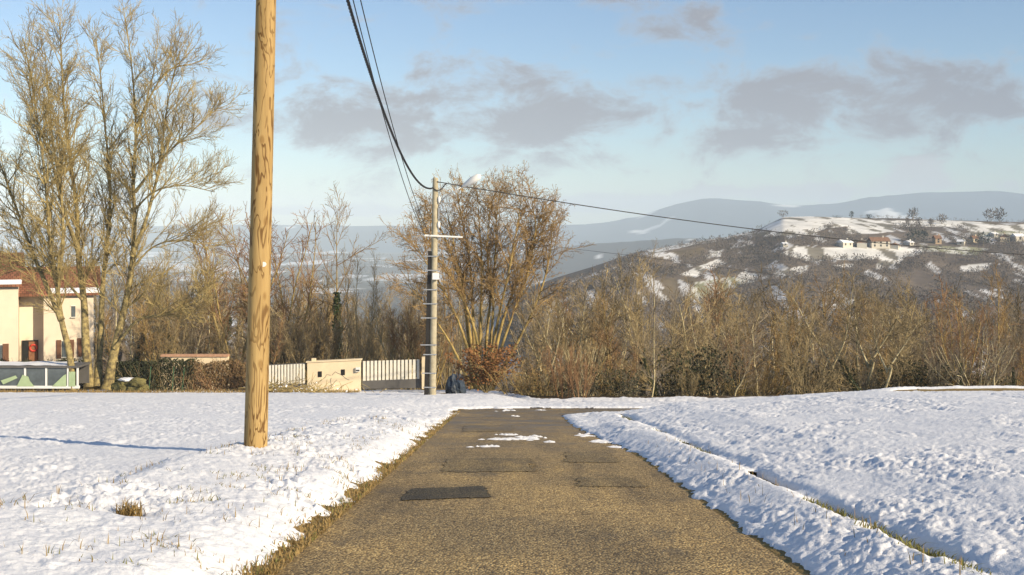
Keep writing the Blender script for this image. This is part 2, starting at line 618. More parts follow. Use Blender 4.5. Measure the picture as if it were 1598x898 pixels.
def base_h(x, y):
    z = valley_z(x, y)
    d = road_d(x, y)
    off = sstep(0.0, 0.6, d)
    # field on the uphill side of the lane
    right = sstep(1.2, 2.4, x) * sstep(36.5, 32.5, y - 0.02 * np.maximum(x - 6, 0))
    fr = 0.15 * sstep(0.0, 0.75, d) + 0.18 * sstep(2.9, 4.9, x) + 0.37 * sstep(3.3, 11, x) + 0.12 * sstep(11, 24, x)
    fr = fr - 0.06 * np.exp(-((x - 2.98 - 0.10 * (fbm(y * 0.5, y * 0, 3, 5) - .5)) / 0.13) ** 2) * sstep(33, 29, y)
    fr = fr + 0.12 * np.exp(-((y - 32.2) / 0.55) ** 2) * sstep(9.3, 11.2, x) * (0.6 + 0.8 * fbm(x * 0.6, y * 0.4, 3, 64))
    fr = fr * sstep(0.0, 2.2, d * (y > 26) + 9 * (y <= 26))
    # verge mound and field on the near side
    left = sstep(0.8, -1.2, x) * sstep(62, 48, y)
    edge = -4.05 + 0.9 * sstep(14, 26, y) + 0.5 * (fbm(x * 0 + 3.1, y * 0.45, 3, 8) - 0.5)
    mound = sstep(edge - 0.35, edge + 0.30, x) * sstep(34, 20, y)
    fl = 0.19 * sstep(0.0, 2.4, d) + 0.15 * mound * off
    z = z + right * fr + left * fl
    z = z + 0.05 * (fbm(x * 0.35, y * 0.35, 3, 2) - 0.5) * sstep(0.1, 1.5, d)
    return z


def hz(x, y):
    return float(base_h(np.array([float(x)]), np.array([float(y)]))[0])


def ring_grid(us, ys, wmin=6.0):
    U, Y = np.meshgrid(us, ys)
    X = U * np.maximum(Y, wmin)
    return X, Y


def grid_faces(nr, nc, keep=None):
    i = np.arange(nr * nc).reshape(nr, nc)
    f = np.stack([i[:-1, :-1], i[:-1, 1:], i[1:, 1:], i[1:, :-1]], -1).reshape(-1, 4)
    if keep is not None:
        k = keep[f].all(1)
        f = f[k]
    return f


def compact(V, f):
    used = np.zeros(len(V), bool)
    used[f.ravel()] = True
    idx = np.cumsum(used) - 1
    return V[used], idx[f]


us_in = np.linspace(-0.475, 0.475, 760)
side = 0.475 + np.cumsum(np.linspace(0.003, 0.09, 26))
us_fine = np.concatenate([-side[::-1], us_in, side])
ys_fine = np.concatenate([np.linspace(-18, 5.3, 24), 5.6 * (66 / 5.6) ** np.linspace(0, 1, 520)])
us_c = np.concatenate([-side[::-1], np.linspace(-0.475, 0.475, 270), side])
ys_c = np.concatenate([np.linspace(-18, 5.3, 24), 5.6 * (150 / 5.6) ** np.linspace(0, 1, 300)])

# ground: soil and dead grass under the snow, leaf litter below the brink
X, Y = ring_grid(us_c, ys_c)
d = road_d(X, Y)
Z = base_h(X, Y) - 0.05 * sstep(0.02, -0.15, d) + 0.015 * (fbm(X * 5, Y * 5, 3, 4) - 0.5) * (d > 0)
gm = mesh_np('ground', np.stack([X, Y, Z], -1), [grid_faces(*X.shape)], True)
gm.materials.append(M['soil']); gm.materials.append(M['litter'])
fy = Y[:-1, :-1].ravel(); fx = X[:-1, :-1].ravel()
gm.polygons.foreach_set('material_index', ((fy > brink(fx) + 0.5) | (fy > 72)).astype(np.int32))
tag(link('ground', gm), kind='structure')

# road
X, Y = ring_grid(us_fine[::2], ys_fine[::2])
d = road_d(X, Y) + 0.10 * (fbm(X * 3.1, Y * 3.1, 3, 21) - 0.5)
Z = base_h(X, Y) - 0.012 * (X - 0.3) ** 2 * (Y < 30) * 0.3
keep = (d < 0.02).ravel()
V, f = compact(np.stack([X, Y, Z], -1).reshape(-1, 3), grid_faces(*X.shape, keep))
road = tag(link('road', mesh_np('road', V, [f], True), M['asphalt']), kind='structure')


def road_z(x, y):
    return hz(x, y) - 0.0036 * (x - 0.3) ** 2


def on_road(px, py):
    Yv = 1800 * CZ / (py - 571.0)
    return ((px - CX) / FPX * Yv, Yv)


def drape_patch(name, corners, mat, lift, n=26, rough=0.035, seed=0):
    """a repair laid on the asphalt: subdivided quad with a slightly wandering edge"""
    c = [np.array(on_road(*p)) for p in corners]
    r = np.random.default_rng(seed)
    S, T_ = [q[..., None] for q in np.meshgrid(np.linspace(0, 1, n), np.linspace(0, 1, n), indexing='ij')]
    Q = (c[0] * (1 - S) + c[1] * S) * (1 - T_) + (c[3] * (1 - S) + c[2] * S) * T_
    rim = ((S == 0) | (S == 1) | (T_ == 0) | (T_ == 1))
    Q = Q + rim * r.normal(0, rough, Q.shape)
    P = np.concatenate([Q, (base_h(Q[..., 0], Q[..., 1]) - 0.0036 * (Q[..., 0] - 0.3) ** 2 + lift)[..., None]], -1)
    return link(name, mesh_np(name, P.reshape(-1, 3), [grid_faces(n, n)[:, ::-1]], True), mat, road)


drape_patch('tarmac_patch', [(624, 781), (766, 777), (756, 759), (640, 763)], M['patch_dark'], 0.008, seed=1, rough=0.02)
drape_patch('tarmac_patch', [(686, 737), (835, 737), (830, 716), (700, 716)], M['patch_mid'], 0.006, seed=2)
drape_patch('tarmac_patch', [(884, 722), (966, 722), (950, 706), (880, 706)], M['patch_mid'], 0.006, seed=3)
drape_patch('tarmac_patch', [(905, 760), (1014, 760), (985, 746), (900, 746)], M['patch_mid'], 0.006, seed=4)
drape_patch('tarmac_patch', [(722, 674), (800, 674), (798, 664), (726, 664)], M['patch_mid'], 0.006, seed=5)

# snow: a sheet with its own thickness, ragged where it ends
X, Y = ring_grid(us_fine, ys_fine)
d = road_d(X, Y)
n_edge = fbm(X * 2.6, Y * 2.6, 4, 31) - 0.5
n_fine = fbm(X * 9, Y * 9, 3, 33) - 0.5
left_side = sstep(0.8, -0.8, X)
gap = 0.10 * left_side * sstep(36, 30, Y) + 0.02
e = d - gap + 0.46 * n_edge * (0.35 + 0.65 * left_side) + 0.12 * n_fine
# far verge across the bend and the drive up to the gate
drive = np.minimum(np.hypot((X + 4.7) / 3.1, (Y - 58.2) / 2.8), np.hypot((X + 3.0) / 1.0, (Y - 53.5) / 4.2)) - 1
e = np.minimum(e, 1.2 * drive + 1.1 * (fbm(X * 1.2, Y * 1.2, 3, 41) - 0.5))
# the snow thins out where the field ends, under the trees and past the brink
far = brink(X) + 1.5 - Y + 1.6 * (fbm(X * 0.7, Y * 0.7, 3, 43) - 0.5)
e = np.minimum(e, far)
lawn = 57.5 + 2.0 * (fbm(X * 0.5, Y * 0.5, 3, 44) - 0.5) - Y
strip = np.abs(Y - 60.5 - 2.5 * (fbm(X * 0.15, Y * 0.1, 3, 46) - .5)) * 0.6 - 0.35
e = np.where(X < -3, np.minimum(e, np.maximum(lawn, strip + 0.7 * (fbm(X * 1.5, Y * 0.8, 3, 45) - 0.4))), e)
# bare tufts and scrapes on the verge
bare = fbm(X * 1.7 + 40, Y * 1.0, 4, 51)
verge_l = sstep(-4.6, -3.6, X) * sstep(-1.4, -2.0, X) * (Y < 34)
e = np.minimum(e, 0.22 - (bare - 0.80) * 4.2 * verge_l)
tx, ty, _ = at(203, 824, 9.15)
e = np.minimum(e, 1.3 * (np.hypot((X - tx) / 0.9, (Y - ty) / 0.9) - 0.13) + 0.15 * n_fine)
furrow = np.exp(-((X - 2.90) / 0.10) ** 2) * (Y < 31) * (Y > 3)
e = np.minimum(e, 0.25 - furrow * (0.62 * sstep(0.45, 0.6, fbm(X * 0.3, Y * 1.1, 3, 61))))
soilbank = np.exp(-((Y - 31.65) / 0.42) ** 2) * sstep(9.6, 11.5, X)
e = np.minimum(e, 0.3 - soilbank * 0.75 * sstep(0.30, 0.48, fbm(X * 0.5, Y * 0.9, 3, 62)))
thick = np.where(e > 0, 0.075 * np.sqrt(np.clip(e, 0, 0.3) / 0.3), np.maximum(e, -0.3) * 0.9 - 0.004)
lump = fbm(X * 3.3, Y * 2.2, 4, 71) - 0.5
wx = 0.25 * (fbm(X * 3, Y * 3, 2, 79) - 0.5)
clod = np.abs(fbm((X + wx) * 9, (Y - wx) * 6.0 + X * 2.0, 4, 73) - 0.5)
pit = fbm(X * 17, Y * 12, 2, 75) - 0.5
verge = np.maximum(verge_l, 0.45 * sstep(3.0, 2.6, X) * (X > 1))
amp = sstep(0.0, 0.15, e) * (0.45 + 1.1 * sstep(0.32, 0.68, fbm(X * 0.9, Y * 0.6, 3, 72)))
rel = amp * (0.050 * lump - 0.046 * clod * (0.7 + 1.0 * verge) + 0.026 * pit + 0.065 * verge * (fbm(X * 5.2, Y * 5.2, 4, 77) - 0.5))
# tractor rows in the field to the right run along the lane
rel = rel + amp * 0.030 * (fbm(X * 2.2, Y * 0.25, 3, 78) - 0.5) * sstep(3.4, 4.5, X)
Z = base_h(X, Y) + thick + rel
keep = (e > -0.2).ravel()
V, f = compact(np.stack([X, Y, Z], -1).reshape(-1, 3), grid_faces(*X.shape, keep))
tag(link('snow_cover', mesh_np('snow_cover', V, [f], True), M['snow']), kind='structure')


def snow_bits(spots, seed):
    r = np.random.default_rng(seed)
    vs, fs, n0 = [], [], 0
    for (px, py, w, h, cnt) in spots:
        for _ in range(cnt):
            q = (px + r.normal(0, w * .42), py + r.normal(0, h * .42))
            x, y = on_road(*q)
            s = r.uniform(.02, .075)
            k = 9
            ang = np.linspace(0, 2 * math.pi, k, endpoint=False)
            rr = s * r.uniform(.55, 1.2, k)
            ring = np.stack([x + 1.9 * rr * np.cos(ang), y + 0.8 * rr * np.sin(ang), np.full(k, road_z(x, y) + .004)], -1)
            vs += [ring, np.array([[x, y, road_z(x, y) + r.uniform(.02, .035)]])]
            fs += [(n0 + i, n0 + (i + 1) % k, n0 + k) for i in range(k)]
            n0 += k + 1
    return mesh_np('snow_remnant', np.concatenate(vs), [np.array(fs)], True)


tag(link('snow_remnant', snow_bits([(790, 686, 34, 1.5, 46), (828, 684, 18, 5, 24), (790, 679, 20, 1, 20), (858, 690, 5, 2, 8), (940, 690, 16, 3, 22),
                                    (912, 680, 10, 4, 14), (965, 697, 10, 3, 10), (790, 641, 20, 1.5, 14), (845, 640, 12, 1, 6), (760, 697, 26, 1, 10),
                                    (805, 650, 9, 1, 2)], 5), M['snow']), kind='stuff')

# valley sheet to the horizon
us_v = np.concatenate([-np.linspace(2.2, 0.56, 18), np.linspace(-0.55, 0.55, 150), np.linspace(0.56, 2.2, 18)])
ys_v = 140 * (9500 / 140) ** np.linspace(0, 1, 170)
X, Y = ring_grid(us_v, ys_v)
Z = valley_z(X, Y) - 0.4 + 10 * (fbm(X / 500, Y / 500, 3, 81) - 0.5) * sstep(200, 900, Y) * sstep(14000, 5000, Y)
tag(link('valley', mesh_np('valley', np.stack([X, Y, Z], -1), [grid_faces(*X.shape)], True), M['valley']), kind='structure')

# ------------------------------------------------------------------ hills


def inpoly(px, py, poly):
    c = np.zeros(px.shape, bool)
    n = len(poly)
    for i in range(n):
        x0, y0 = poly[i]
        x1, y1 = poly[(i + 1) % n]
        cond = ((y0 > py) != (y1 > py)) & (px < (x1 - x0) * (py - y0) / (y1 - y0 + 1e-9) + x0)
        c ^= cond
    return c


HILL_X = [560, 700, 760, 820, 870, 930, 980, 1010, 1050, 1080, 1130, 1180, 1200, 1222, 1260, 1330, 1400, 1480, 1520, 1598, 1700, 1900]
HILL_Y = [720, 640, 540, 470, 447, 424, 402, 393, 386, 380, 372, 360, 350, 339, 338, 340, 341, 344, 345, 347, 350, 385]
HILL_D = [480, 520, 540, 560, 580, 620, 680, 720, 760, 780, 820, 850, 860, 870, 880, 900, 910, 920, 920, 930, 940, 940]


def hill_pt(px, t):
    """a point of the hillside: px gives the bearing, t runs from the foot (0) to the crest (1)"""
    yc = np.interp(px, HILL_X, HILL_Y)
    dc = np.interp(px, HILL_X, HILL_D)
    D = 300 + (dc - 300) * t
    yy = yc + (760 - yc) * (1 - t) ** 1.75
    yy = yy + 3.0 * np.sin(t * 19 + px * 0.011) * sstep(1.0, 0.8, t) + 5 * (fbm(px / 60, t * 9, 3, 91) - 0.5) * sstep(1, .9, t)
    return D, yy


pxs = np.linspace(560, 1900, 360)
ts = np.concatenate([np.linspace(0, 1, 170)])
PX, TT = np.meshgrid(pxs, ts)
D, PY = hill_pt(PX, TT)
HXs, HZs = (PX - CX) / FPX * D, CZ - (PY - HY) / FPX * D
# plateau and back slope behind the crest
bd = [20, 60, 140, 300, 600]
bz = [0.0, 0.0, -1.5, -14, -120]
rows = [np.stack([HXs, D, HZs], -1)]
cx, cd, cz = HXs[-1], D[-1], HZs[-1]
for q, w in zip(bd, bz):
    k = (cd + q) / cd
    rows.append(np.stack([cx * k, cd + q, CZ + (cz - CZ) + w], -1)[None])
HV = np.concatenate(rows, 0)
hill_me = mesh_np('hill', HV.reshape(-1, 3), [grid_faces(HV.shape[0], HV.shape[1])], True)
SNOWF = [[(1196, 352), (1226, 337), (1330, 339), (1372, 345), (1480, 344), (1530, 347), (1560, 354), (1535, 360), (1480, 355), (1400, 354), (1340, 352), (1290, 356), (1262, 368), (1178, 368)],
         [(1325, 352), (1392, 350), (1396, 362), (1360, 366), (1318, 365)],
         [(1218, 395), (1240, 384), (1292, 387), (1380, 384), (1446, 390), (1426, 401), (1330, 405), (1262, 407)],
         [(1208, 424), (1262, 414), (1256, 426), (1215, 434)], [(1372, 400), (1414, 400), (1402, 412), (1368, 422)],
         [(1498, 415), (1548, 410), (1540, 422), (1500, 424)], [(1300, 470), (1336, 467), (1330, 480), (1298, 482)],
         [(1062, 428), (1120, 404), (1132, 411), (1085, 433)], [(1100, 399), (1128, 390), (1126, 400), (1104, 404)], [(1010, 392), (1075, 377), (1180, 360), (1182, 364), (1080, 383), (1015, 397)],
         [(1512, 352), (1598, 350), (1640, 362), (1600, 372), (1512, 370)], [(1160, 424), (1200, 432), (1180, 438), (1150, 432)], [(1095, 450), (1150, 445), (1100, 472), (1080, 466)],
         [(1300, 415), (1330, 412), (1328, 420)], [(870, 442), (940, 430), (945, 435), (880, 449)], [(930, 426), (985, 410), (990, 414), (940, 430)]]
GREENF = [[(1434, 383), (1545, 388), (1525, 399), (1440, 391)], [(1085, 440), (1140, 432), (1182, 440), (1150, 446), (1120, 472), (1075, 462)], [(1540, 362), (1598, 360), (1598, 372), (1530, 370)]]
BROWNF = [[(1000, 440), (1090, 430), (1080, 470), (980, 480)], [(1520, 345), (1570, 350), (1560, 354), (1515, 349)], [(1000, 400), (1100, 385), (1100, 398), (1040, 410)]]


def landcover(P):
    """snowed fields, winter green, stubble, and scrub between them; returns colour and a snow/open mask"""
    x, y, z = P[..., 0], P[..., 1], P[..., 2]
    px, py = CX + FPX * x / y, HY - FPX * (z - CZ) / y
    px = px + 5 * (fbm(x / 14, z / 5 + y / 30, 3, 95) - 0.5)
    py = py + 2 * (fbm(x / 14, z / 5 + y / 30, 3, 96) - 0.5)
    n = fbm(x / 18, y / 22, 4, 97)
    col = np.where((n > .5)[..., None], np.array((0.175, 0.142, 0.112)), np.array((0.135, 0.112, 0.095))) * np.ones(x.shape + (3,))
    speck = fbm(x / 9, y / 30, 4, 98)
    col = np.where((speck > 0.68)[..., None], np.array((0.55, 0.555, 0.57)), col)
    op = np.zeros(x.shape, bool)
    for pl in BROWNF:
        k = inpoly(px, py, pl); op |= k
        col = np.where((k & (speck < .6))[..., None], np.array((0.15, 0.12, 0.08)), col)
    for pl in SNOWF:
        k = inpoly(px, py, pl); op |= k
        sn = np.where((speck > .60)[..., None], np.array((0.22, 0.2, 0.16)), np.array((0.74, 0.73, 0.70)))
        col = np.where(k[..., None], sn, col)
    for pl in GREENF:
        k = inpoly(px, py, pl); op |= k
        gr = np.where((fbm(x / 3, y / 40, 3, 99) > .52)[..., None], np.array((0.27, 0.27, 0.17)), np.array((0.55, 0.55, 0.50)))
        col = np.where(k[..., None], gr, col)
    return col, op


def paint(me, P, col):
    ca = me.color_attributes.new('land', 'FLOAT_COLOR', 'POINT')
    c4 = np.ones((col.reshape(-1, 3).shape[0], 4), np.float32)
    c4[:, :3] = col.reshape(-1, 3)
    ca.data.foreach_set('color', c4.ravel())


hc, _ = landcover(HV)
paint(hill_me, HV, hc)
tag(link('hill', hill_me, M['hill']), kind='structure')


def ridge(name, pts, D0, D1, seed, tone, foot, jag, thick):
    xs = np.linspace(pts[0][0], pts[-1][0], 260)
    yc = np.interp(xs, [p[0] for p in pts], [p[1] for p in pts])
    yc = yc + jag * (fbm(xs / 25, xs * 0, 4, seed) - 0.5)
    rws = []
    for t in np.linspace(0, 1, 24):
        Dd = D0 + (D1 - D0) * t
        zc = CZ - (yc - HY) / FPX * D1
        z = foot + (zc - foot) * (t ** 0.8) + (zc - foot) * 0.16 * (fbm(xs / 30, np.full_like(xs, t * 5), 4, seed + 3) - .5) * math.sin(t * math.pi)
        rws.append(np.stack([(xs - CX) / FPX * Dd, np.full_like(xs, Dd), z], -1))
    top = rws[-1]
    for q, k in ((0.03, .9), (0.12, 0.3)):
        b = top * (1 + q)
        b[:, 2] = foot + (top[:, 2] - foot) * k
        rws.append(b)
    P = np.stack(rws)
    me = mesh_np(name, P.reshape(-1, 3), [grid_faces(P.shape[0], P.shape[1])], True)
    n = fbm(P[..., 0] / thick, P[..., 1] / thick * .6, 4, seed + 7)
    col = np.where((n > .77)[..., None], np.array((0.72, 0.73, 0.75)), np.array(tone)) * np.ones(n.shape + (3,))
    paint(me, P, col)
    return tag(link(name, me, M['mount']), kind='structure'), P


ridge('far_ridge', [(-300, 455), (300, 452), (620, 446), (720, 415), (820, 395), (900, 383), (960, 379), (1010, 375), (1080, 372), (1200, 374), (1400, 376), (2000, 385)], 2300, 3300, 111, (0.085, 0.08, 0.08), -140, 3, 160)
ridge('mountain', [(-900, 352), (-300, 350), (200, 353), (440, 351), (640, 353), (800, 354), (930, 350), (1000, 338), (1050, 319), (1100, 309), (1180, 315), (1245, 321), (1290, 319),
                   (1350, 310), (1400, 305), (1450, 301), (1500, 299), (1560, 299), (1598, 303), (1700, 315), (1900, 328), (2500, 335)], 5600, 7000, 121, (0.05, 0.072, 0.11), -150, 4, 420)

# ------------------------------------------------------------------ trees: growth


def grow_line(r, p, d, ln, nseg, wig, up, curl=0.0):
    """a branch axis: starts at p along d, wanders by wig, bends up (or down) by up"""
    pts = [p]
    x, y, z = p
    dx, dy, dz = d
    st = ln / nseg
    for i in range(nseg):
        dx += r.gauss(0, wig); dy += r.gauss(0, wig); dz += r.gauss(0, wig) + up
        q = math.sqrt(dx * dx + dy * dy + dz * dz) + 1e-9
        dx /= q; dy /= q; dz /= q
        x += dx * st; y += dy * st; z += dz * st
        pts.append((x, y, z))
    return pts


def side_dir(r, pa, pb, ang):
    """direction leaving the axis pa->pb at ang radians, random around it"""
    t = np.array(pb) - np.array(pa)
    t = t / (np.linalg.norm(t) + 1e-9)
    ref = (0.0, 0, 1) if abs(t[2]) < 0.9 else (1.0, 0, 0)
    a = np.cross(t, ref); a /= np.linalg.norm(a)
    b = np.cross(t, a)
    q = r.uniform(0, 2 * math.pi)
    s = a * math.cos(q) + b * math.sin(q)
    v = t * math.cos(ang) + s * math.sin(ang)
    return tuple(v)


def sprout(r, lines, spec):
    """children of each (pts, radii) line by spec"""
    out = []
    for pts, rad in lines:
        P = np.array(pts)
        seg = np.linalg.norm(P[1:] - P[:-1], axis=1)
        ln = seg.sum()
        cnt = spec['n'] if 'n' in spec else max(2, int(ln * spec['per_m']))
        cnt = max(1, int(round(cnt * r.uniform(0.75, 1.25))))
        k = len(pts) - 1
        for i in range(cnt):
            t = spec['t0'] + (0.99 - spec['t0']) * ((i + r.random()) / cnt)
            f = t * k
            j = min(int(f), k - 1)
            fr = f - j
            p = tuple(P[j] * (1 - fr) + P[j + 1] * fr)
            rr = rad[j] * (1 - fr) + rad[j + 1] * fr
            shape = spec.get('shape', lambda q: 1 - 0.55 * q)(t)
            cl = (spec['len'] if 'len' in spec else spec['rel'] * ln) * shape * r.uniform(0.6, 1.25)
            dv = side_dir(r, P[j], P[j + 1], r.gauss(spec['ang'], spec.get('dang', 0.2)))
            if spec.get('flat') and dv[2] < -0.15:
                dv = (dv[0], dv[1], -dv[2] * 0.5)
            pl = grow_line(r, p, dv, cl, spec['seg'], spec['wig'], spec['up'])
            r0 = min(rr * 0.75, spec['rmax']) * r.uniform(0.75, 1.0)
            r0 = max(r0, spec['rmin'])
            tip = spec.get('tip', spec['rmin'] * 0.6)
            m = len(pl) - 1
            out.append((pl, [r0 + (tip - r0) * (q / m) for q in range(m + 1)]))
    return out


def tubes_np(lines, sides):
    """all branch axes as tubes, grouped by their number of points; returns verts and quads"""
    Vs, Fs, n0 = [], [], 0
    by = {}
    for pts, rad in lines:
        by.setdefault(len(pts), []).append((pts, rad))
    for k, lst in by.items():
        P = np.array([a for a, _ in lst], float)
        Rr = np.array([b for _, b in lst], float)
        T = np.empty_like(P)
        T[:, 1:-1] = P[:, 2:] - P[:, :-2]
        T[:, 0] = P[:, 1] - P[:, 0]
        T[:, -1] = P[:, -1] - P[:, -2]
        T /= np.linalg.norm(T, axis=2, keepdims=True) + 1e-9
        ref = np.zeros_like(T)
        vert = np.abs(T[..., 2]) > 0.9
        ref[..., 2] = ~vert
        ref[..., 0] = vert
        A = np.cross(T, ref)
        A /= np.linalg.norm(A, axis=2, keepdims=True) + 1e-9
        B = np.cross(T, A)
        ang = np.arange(sides) * 2 * math.pi / sides
        ring = P[:, :, None, :] + Rr[:, :, None, None] * (A[:, :, None, :] * np.cos(ang)[None, None, :, None] + B[:, :, None, :] * np.sin(ang)[None, None, :, None])
        n = len(lst)
        idx = n0 + np.arange(n * k * sides).reshape(n, k, sides)
        a = idx[:, :-1, :]
        b = idx[:, 1:, :]
        Fs.append(np.stack([a, b, np.roll(b, -1, 2), np.roll(a, -1, 2)], -1).reshape(-1, 4))
        Vs.append(ring.reshape(-1, 3))
        n0 += n * k * sides
    return np.concatenate(Vs), np.concatenate(Fs)


def leaf_quads(r, centres, size, jit=0.0, flat=0.0):
    """leaf-sized faces, each turned its own way"""
    C = np.asarray(centres, float)
    n = len(C)
    C = C + r.normal(0, jit, (n, 3)) if jit else C
    a = r.normal(size=(n, 3)); a /= np.linalg.norm(a, axis=1, keepdims=True)
    b = r.normal(size=(n, 3)); b[:, 2] *= 1 - flat
    b -= a * (a * b).sum(1, keepdims=True)
    b /= np.linalg.norm(b, axis=1, keepdims=True)
    s = size * r.uniform(0.6, 1.3, (n, 1))
    V = np.stack([C - a * s, C + b * s * 0.6, C + a * s, C - b * s * 0.6], 1).reshape(-1, 3)
    return V, np.arange(n * 4).reshape(n, 4)


def join_np(parts):
    Vs, Fs, n = [], [], 0
    for V, F in parts:
        Vs.append(V); Fs.append(F + n); n += len(V)
    return np.concatenate(Vs), np.concatenate(Fs)


def stem_line(pts, r0, r1):
    """smooth a hand-placed stem: Catmull-Rom through pts"""
    P = np.array(pts, float)
    P = np.concatenate([[2 * P[0] - P[1]], P, [2 * P[-1] - P[-2]]])
    out = []
    for i in range(1, len(P) - 2):
        for t in np.linspace(0, 1, 5)[:-1]:
            a, b, c, dd = P[i - 1], P[i], P[i + 1], P[i + 2]
            out.append(tuple(0.5 * ((2 * b) + (c - a) * t + (2 * a - 5 * b + 4 * c - dd) * t * t + (3 * b - a - 3 * c + dd) * t ** 3)))
    out.append(tuple(P[-2]))
    m = len(out) - 1
    rad = [r1 + (r0 - r1) * (1 - q / m) ** 1.5 for q in range(m + 1)]
    rad[0] *= 1.35
    rad[1] *= 1.08
    return out, rad


def tree_mesh(name, stems, specs, seed, split=1, sides=(8, 5, 3, 3), extra=None):
    """returns (trunk mesh, crown mesh): stems plus generations of branches; generations < split belong to the trunk part"""
    r = random.Random(seed)
    gens = [stems]
    for sp in specs:
        src = gens[-1]
        if sp.get('also'):
            src = src + gens[-2]
        gens.append(sprout(r, src, sp))
    tr = join_np([tubes_np(g, sides[min(i, len(sides) - 1)]) for i, g in enumerate(gens) if i < split])
    cr = [tubes_np(g, sides[min(i, len(sides) - 1)]) for i, g in enumerate(gens) if i >= split]
    if extra:
        cr.append(extra(gens))
    cv = join_np(cr)
    return mesh_np(name + '_trunk', tr[0], [tr[1]], True), mesh_np(name + '_crown', cv[0], [cv[1]], False), gens


def place_tree(name, meshes, mats, loc, label, group=None, rz=0.0, sc=(1, 1, 1), extras=()):
    root = empty(name, loc, rz)
    root.scale = sc
    tag(root, label, 'shrub' if 'shrub' in name or 'bush' in name else 'tree', group)
    link('trunk', meshes[0], mats[0], root)
    link('crown', meshes[1], mats[1], root)
    for nm, me, mt in extras:
        link(nm, me, mt, root)
    return root


def px_stem(base, pts, D, r0, r1, wob=0.6, seed=0):
    """stem through photo pixels at distance D, wandering in depth; coordinates relative to base"""
    r = random.Random(seed)
    out, dy = [], 0.0
    for i, p in enumerate(pts):
        if i: dy += r.gauss(0, wob)
        q = at(p[0], p[1], D + dy)
        out.append((q[0] - base[0], q[1] - base[1], q[2] - base[2]))
    return stem_line(out, r0, r1)


# -- the two big ash trees beside the house --------------------------------
ASH = [dict(per_m=2.8, t0=0.24, len=4.2, ang=0.62, dang=0.2, seg=7, wig=0.10, up=0.085, rmax=0.048, rmin=0.020, tip=0.010, flat=True, shape=lambda q: 1.12 - 0.78 * q),
       dict(per_m=3.8, t0=0.10, len=1.45, ang=0.7, dang=0.25, seg=5, wig=0.15, up=0.08, rmax=0.018, rmin=0.011, tip=0.008),
       dict(per_m=7.5, t0=0.12, len=0.62, ang=0.6, dang=0.3, seg=2, wig=0.2, up=0.14, rmax=0.010, rmin=0.0085, tip=0.007)]
D = 62.0
b = at(158, 607, D)
stems = [px_stem(b, [(140, 606), (134, 540), (131, 470), (122, 395), (120, 330), (110, 250), (100, 170), (96, 90), (93, 35)], D, 0.27, 0.03, 0.5, 1),
         px_stem(b, [(152, 606), (157, 530), (160, 450), (168, 370), (172, 300), (166, 220), (158, 130), (150, 60)], D, 0.21, 0.025, 0.6, 2),
         px_stem(b, [(168, 607), (176, 560), (190, 500), (204, 430), (210, 350), (208, 280), (212, 200), (206, 110), (196, 30)], D, 0.29, 0.03, 0.5, 3),
         px_stem(b, [(206, 400), (232, 330), (250, 250), (262, 160), (280, 80)], D, 0.12, 0.025, 0.6, 4),
         px_stem(b, [(211, 300), (250, 250), (300, 205), (335, 170)], D, 0.08, 0.02, 0.7, 5),
         px_stem(b, [(178, 545), (215, 500), (262, 490), (310, 470), (330, 440)], D, 0.10, 0.025, 0.6, 6),
         px_stem(b, [(208, 330), (240, 300), (285, 290), (335, 300)], D, 0.06, 0.02, 0.7, 61), px_stem(b, [(205, 420), (240, 385), (285, 375), (325, 390)], D, 0.06, 0.02, 0.7, 62),
         px_stem(b, [(212, 200), (235, 150), (262, 110), (300, 100)], D, 0.08, 0.02, 0.7, 63), px_stem(b, [(122, 390), (100, 330), (80, 250), (55, 180), (40, 110)], D, 0.13, 0.02, 0.7, 64),
         px_stem(b, [(130, 470), (90, 430), (40, 420), (0, 430)], D, 0.07, 0.02, 0.7, 65)]
me_t, me_c, _ = tree_mesh('tall_ash', stems, ASH, 11)
place_tree('ash_tree', (me_t, me_c), (M['ash'], M['ash_twig']), b, 'tall bare many-stemmed ash with lichen-yellow trunks beside the cream house')
b = at(115, 609, 60.5)
stems = [px_stem(b, [(115, 609), (108, 550), (96, 500), (88, 440), (78, 380), (72, 300), (62, 210), (50, 130), (36, 60)], 60.5, 0.21, 0.03, 0.5, 7),
         px_stem(b, [(96, 500), (70, 440), (45, 380), (20, 310), (-10, 230), (-40, 160)], 60.5, 0.15, 0.03, 0.5, 8),
         px_stem(b, [(88, 440), (98, 380), (96, 310), (84, 230), (76, 150), (70, 80)], 60.5, 0.12, 0.025, 0.5, 9)]
me_t, me_c, _ = tree_mesh('leaning_ash', stems, ASH, 12)
place_tree('ash_tree', (me_t, me_c), (M['ash'], M['ash_twig']), b, 'thinner bare ash leaning away from the thick ash trunks, before the house door')

# -- coppiced alder behind the street-lamp pole -----------------------------
D = 64.0
b = at(752, 612, D)
ALD = [dict(per_m=2.9, t0=0.28, len=2.5, ang=0.66, dang=0.2, seg=5, wig=0.13, up=0.05, rmax=0.036, rmin=0.016, tip=0.010, shape=lambda q: 1.0 - 0.25 * q),
       dict(per_m=4.4, t0=0.12, len=1.05, ang=0.7, dang=0.25, seg=4, wig=0.18, up=0.03, rmax=0.015, rmin=0.010, tip=0.008),
       dict(per_m=6.5, t0=0.15, len=0.40, ang=0.7, dang=0.3, seg=2, wig=0.2, up=0.0, rmax=0.010, rmin=0.008, tip=0.007)]


def cones(gens):
    r = np.random.default_rng(3)
    tips = np.array([g[0][-1] for g in gens[-1]])
    tips = tips[r.random(len(tips)) < 0.55]
    return leaf_quads(r, np.repeat(tips, 2, 0), 0.036, 0.07)


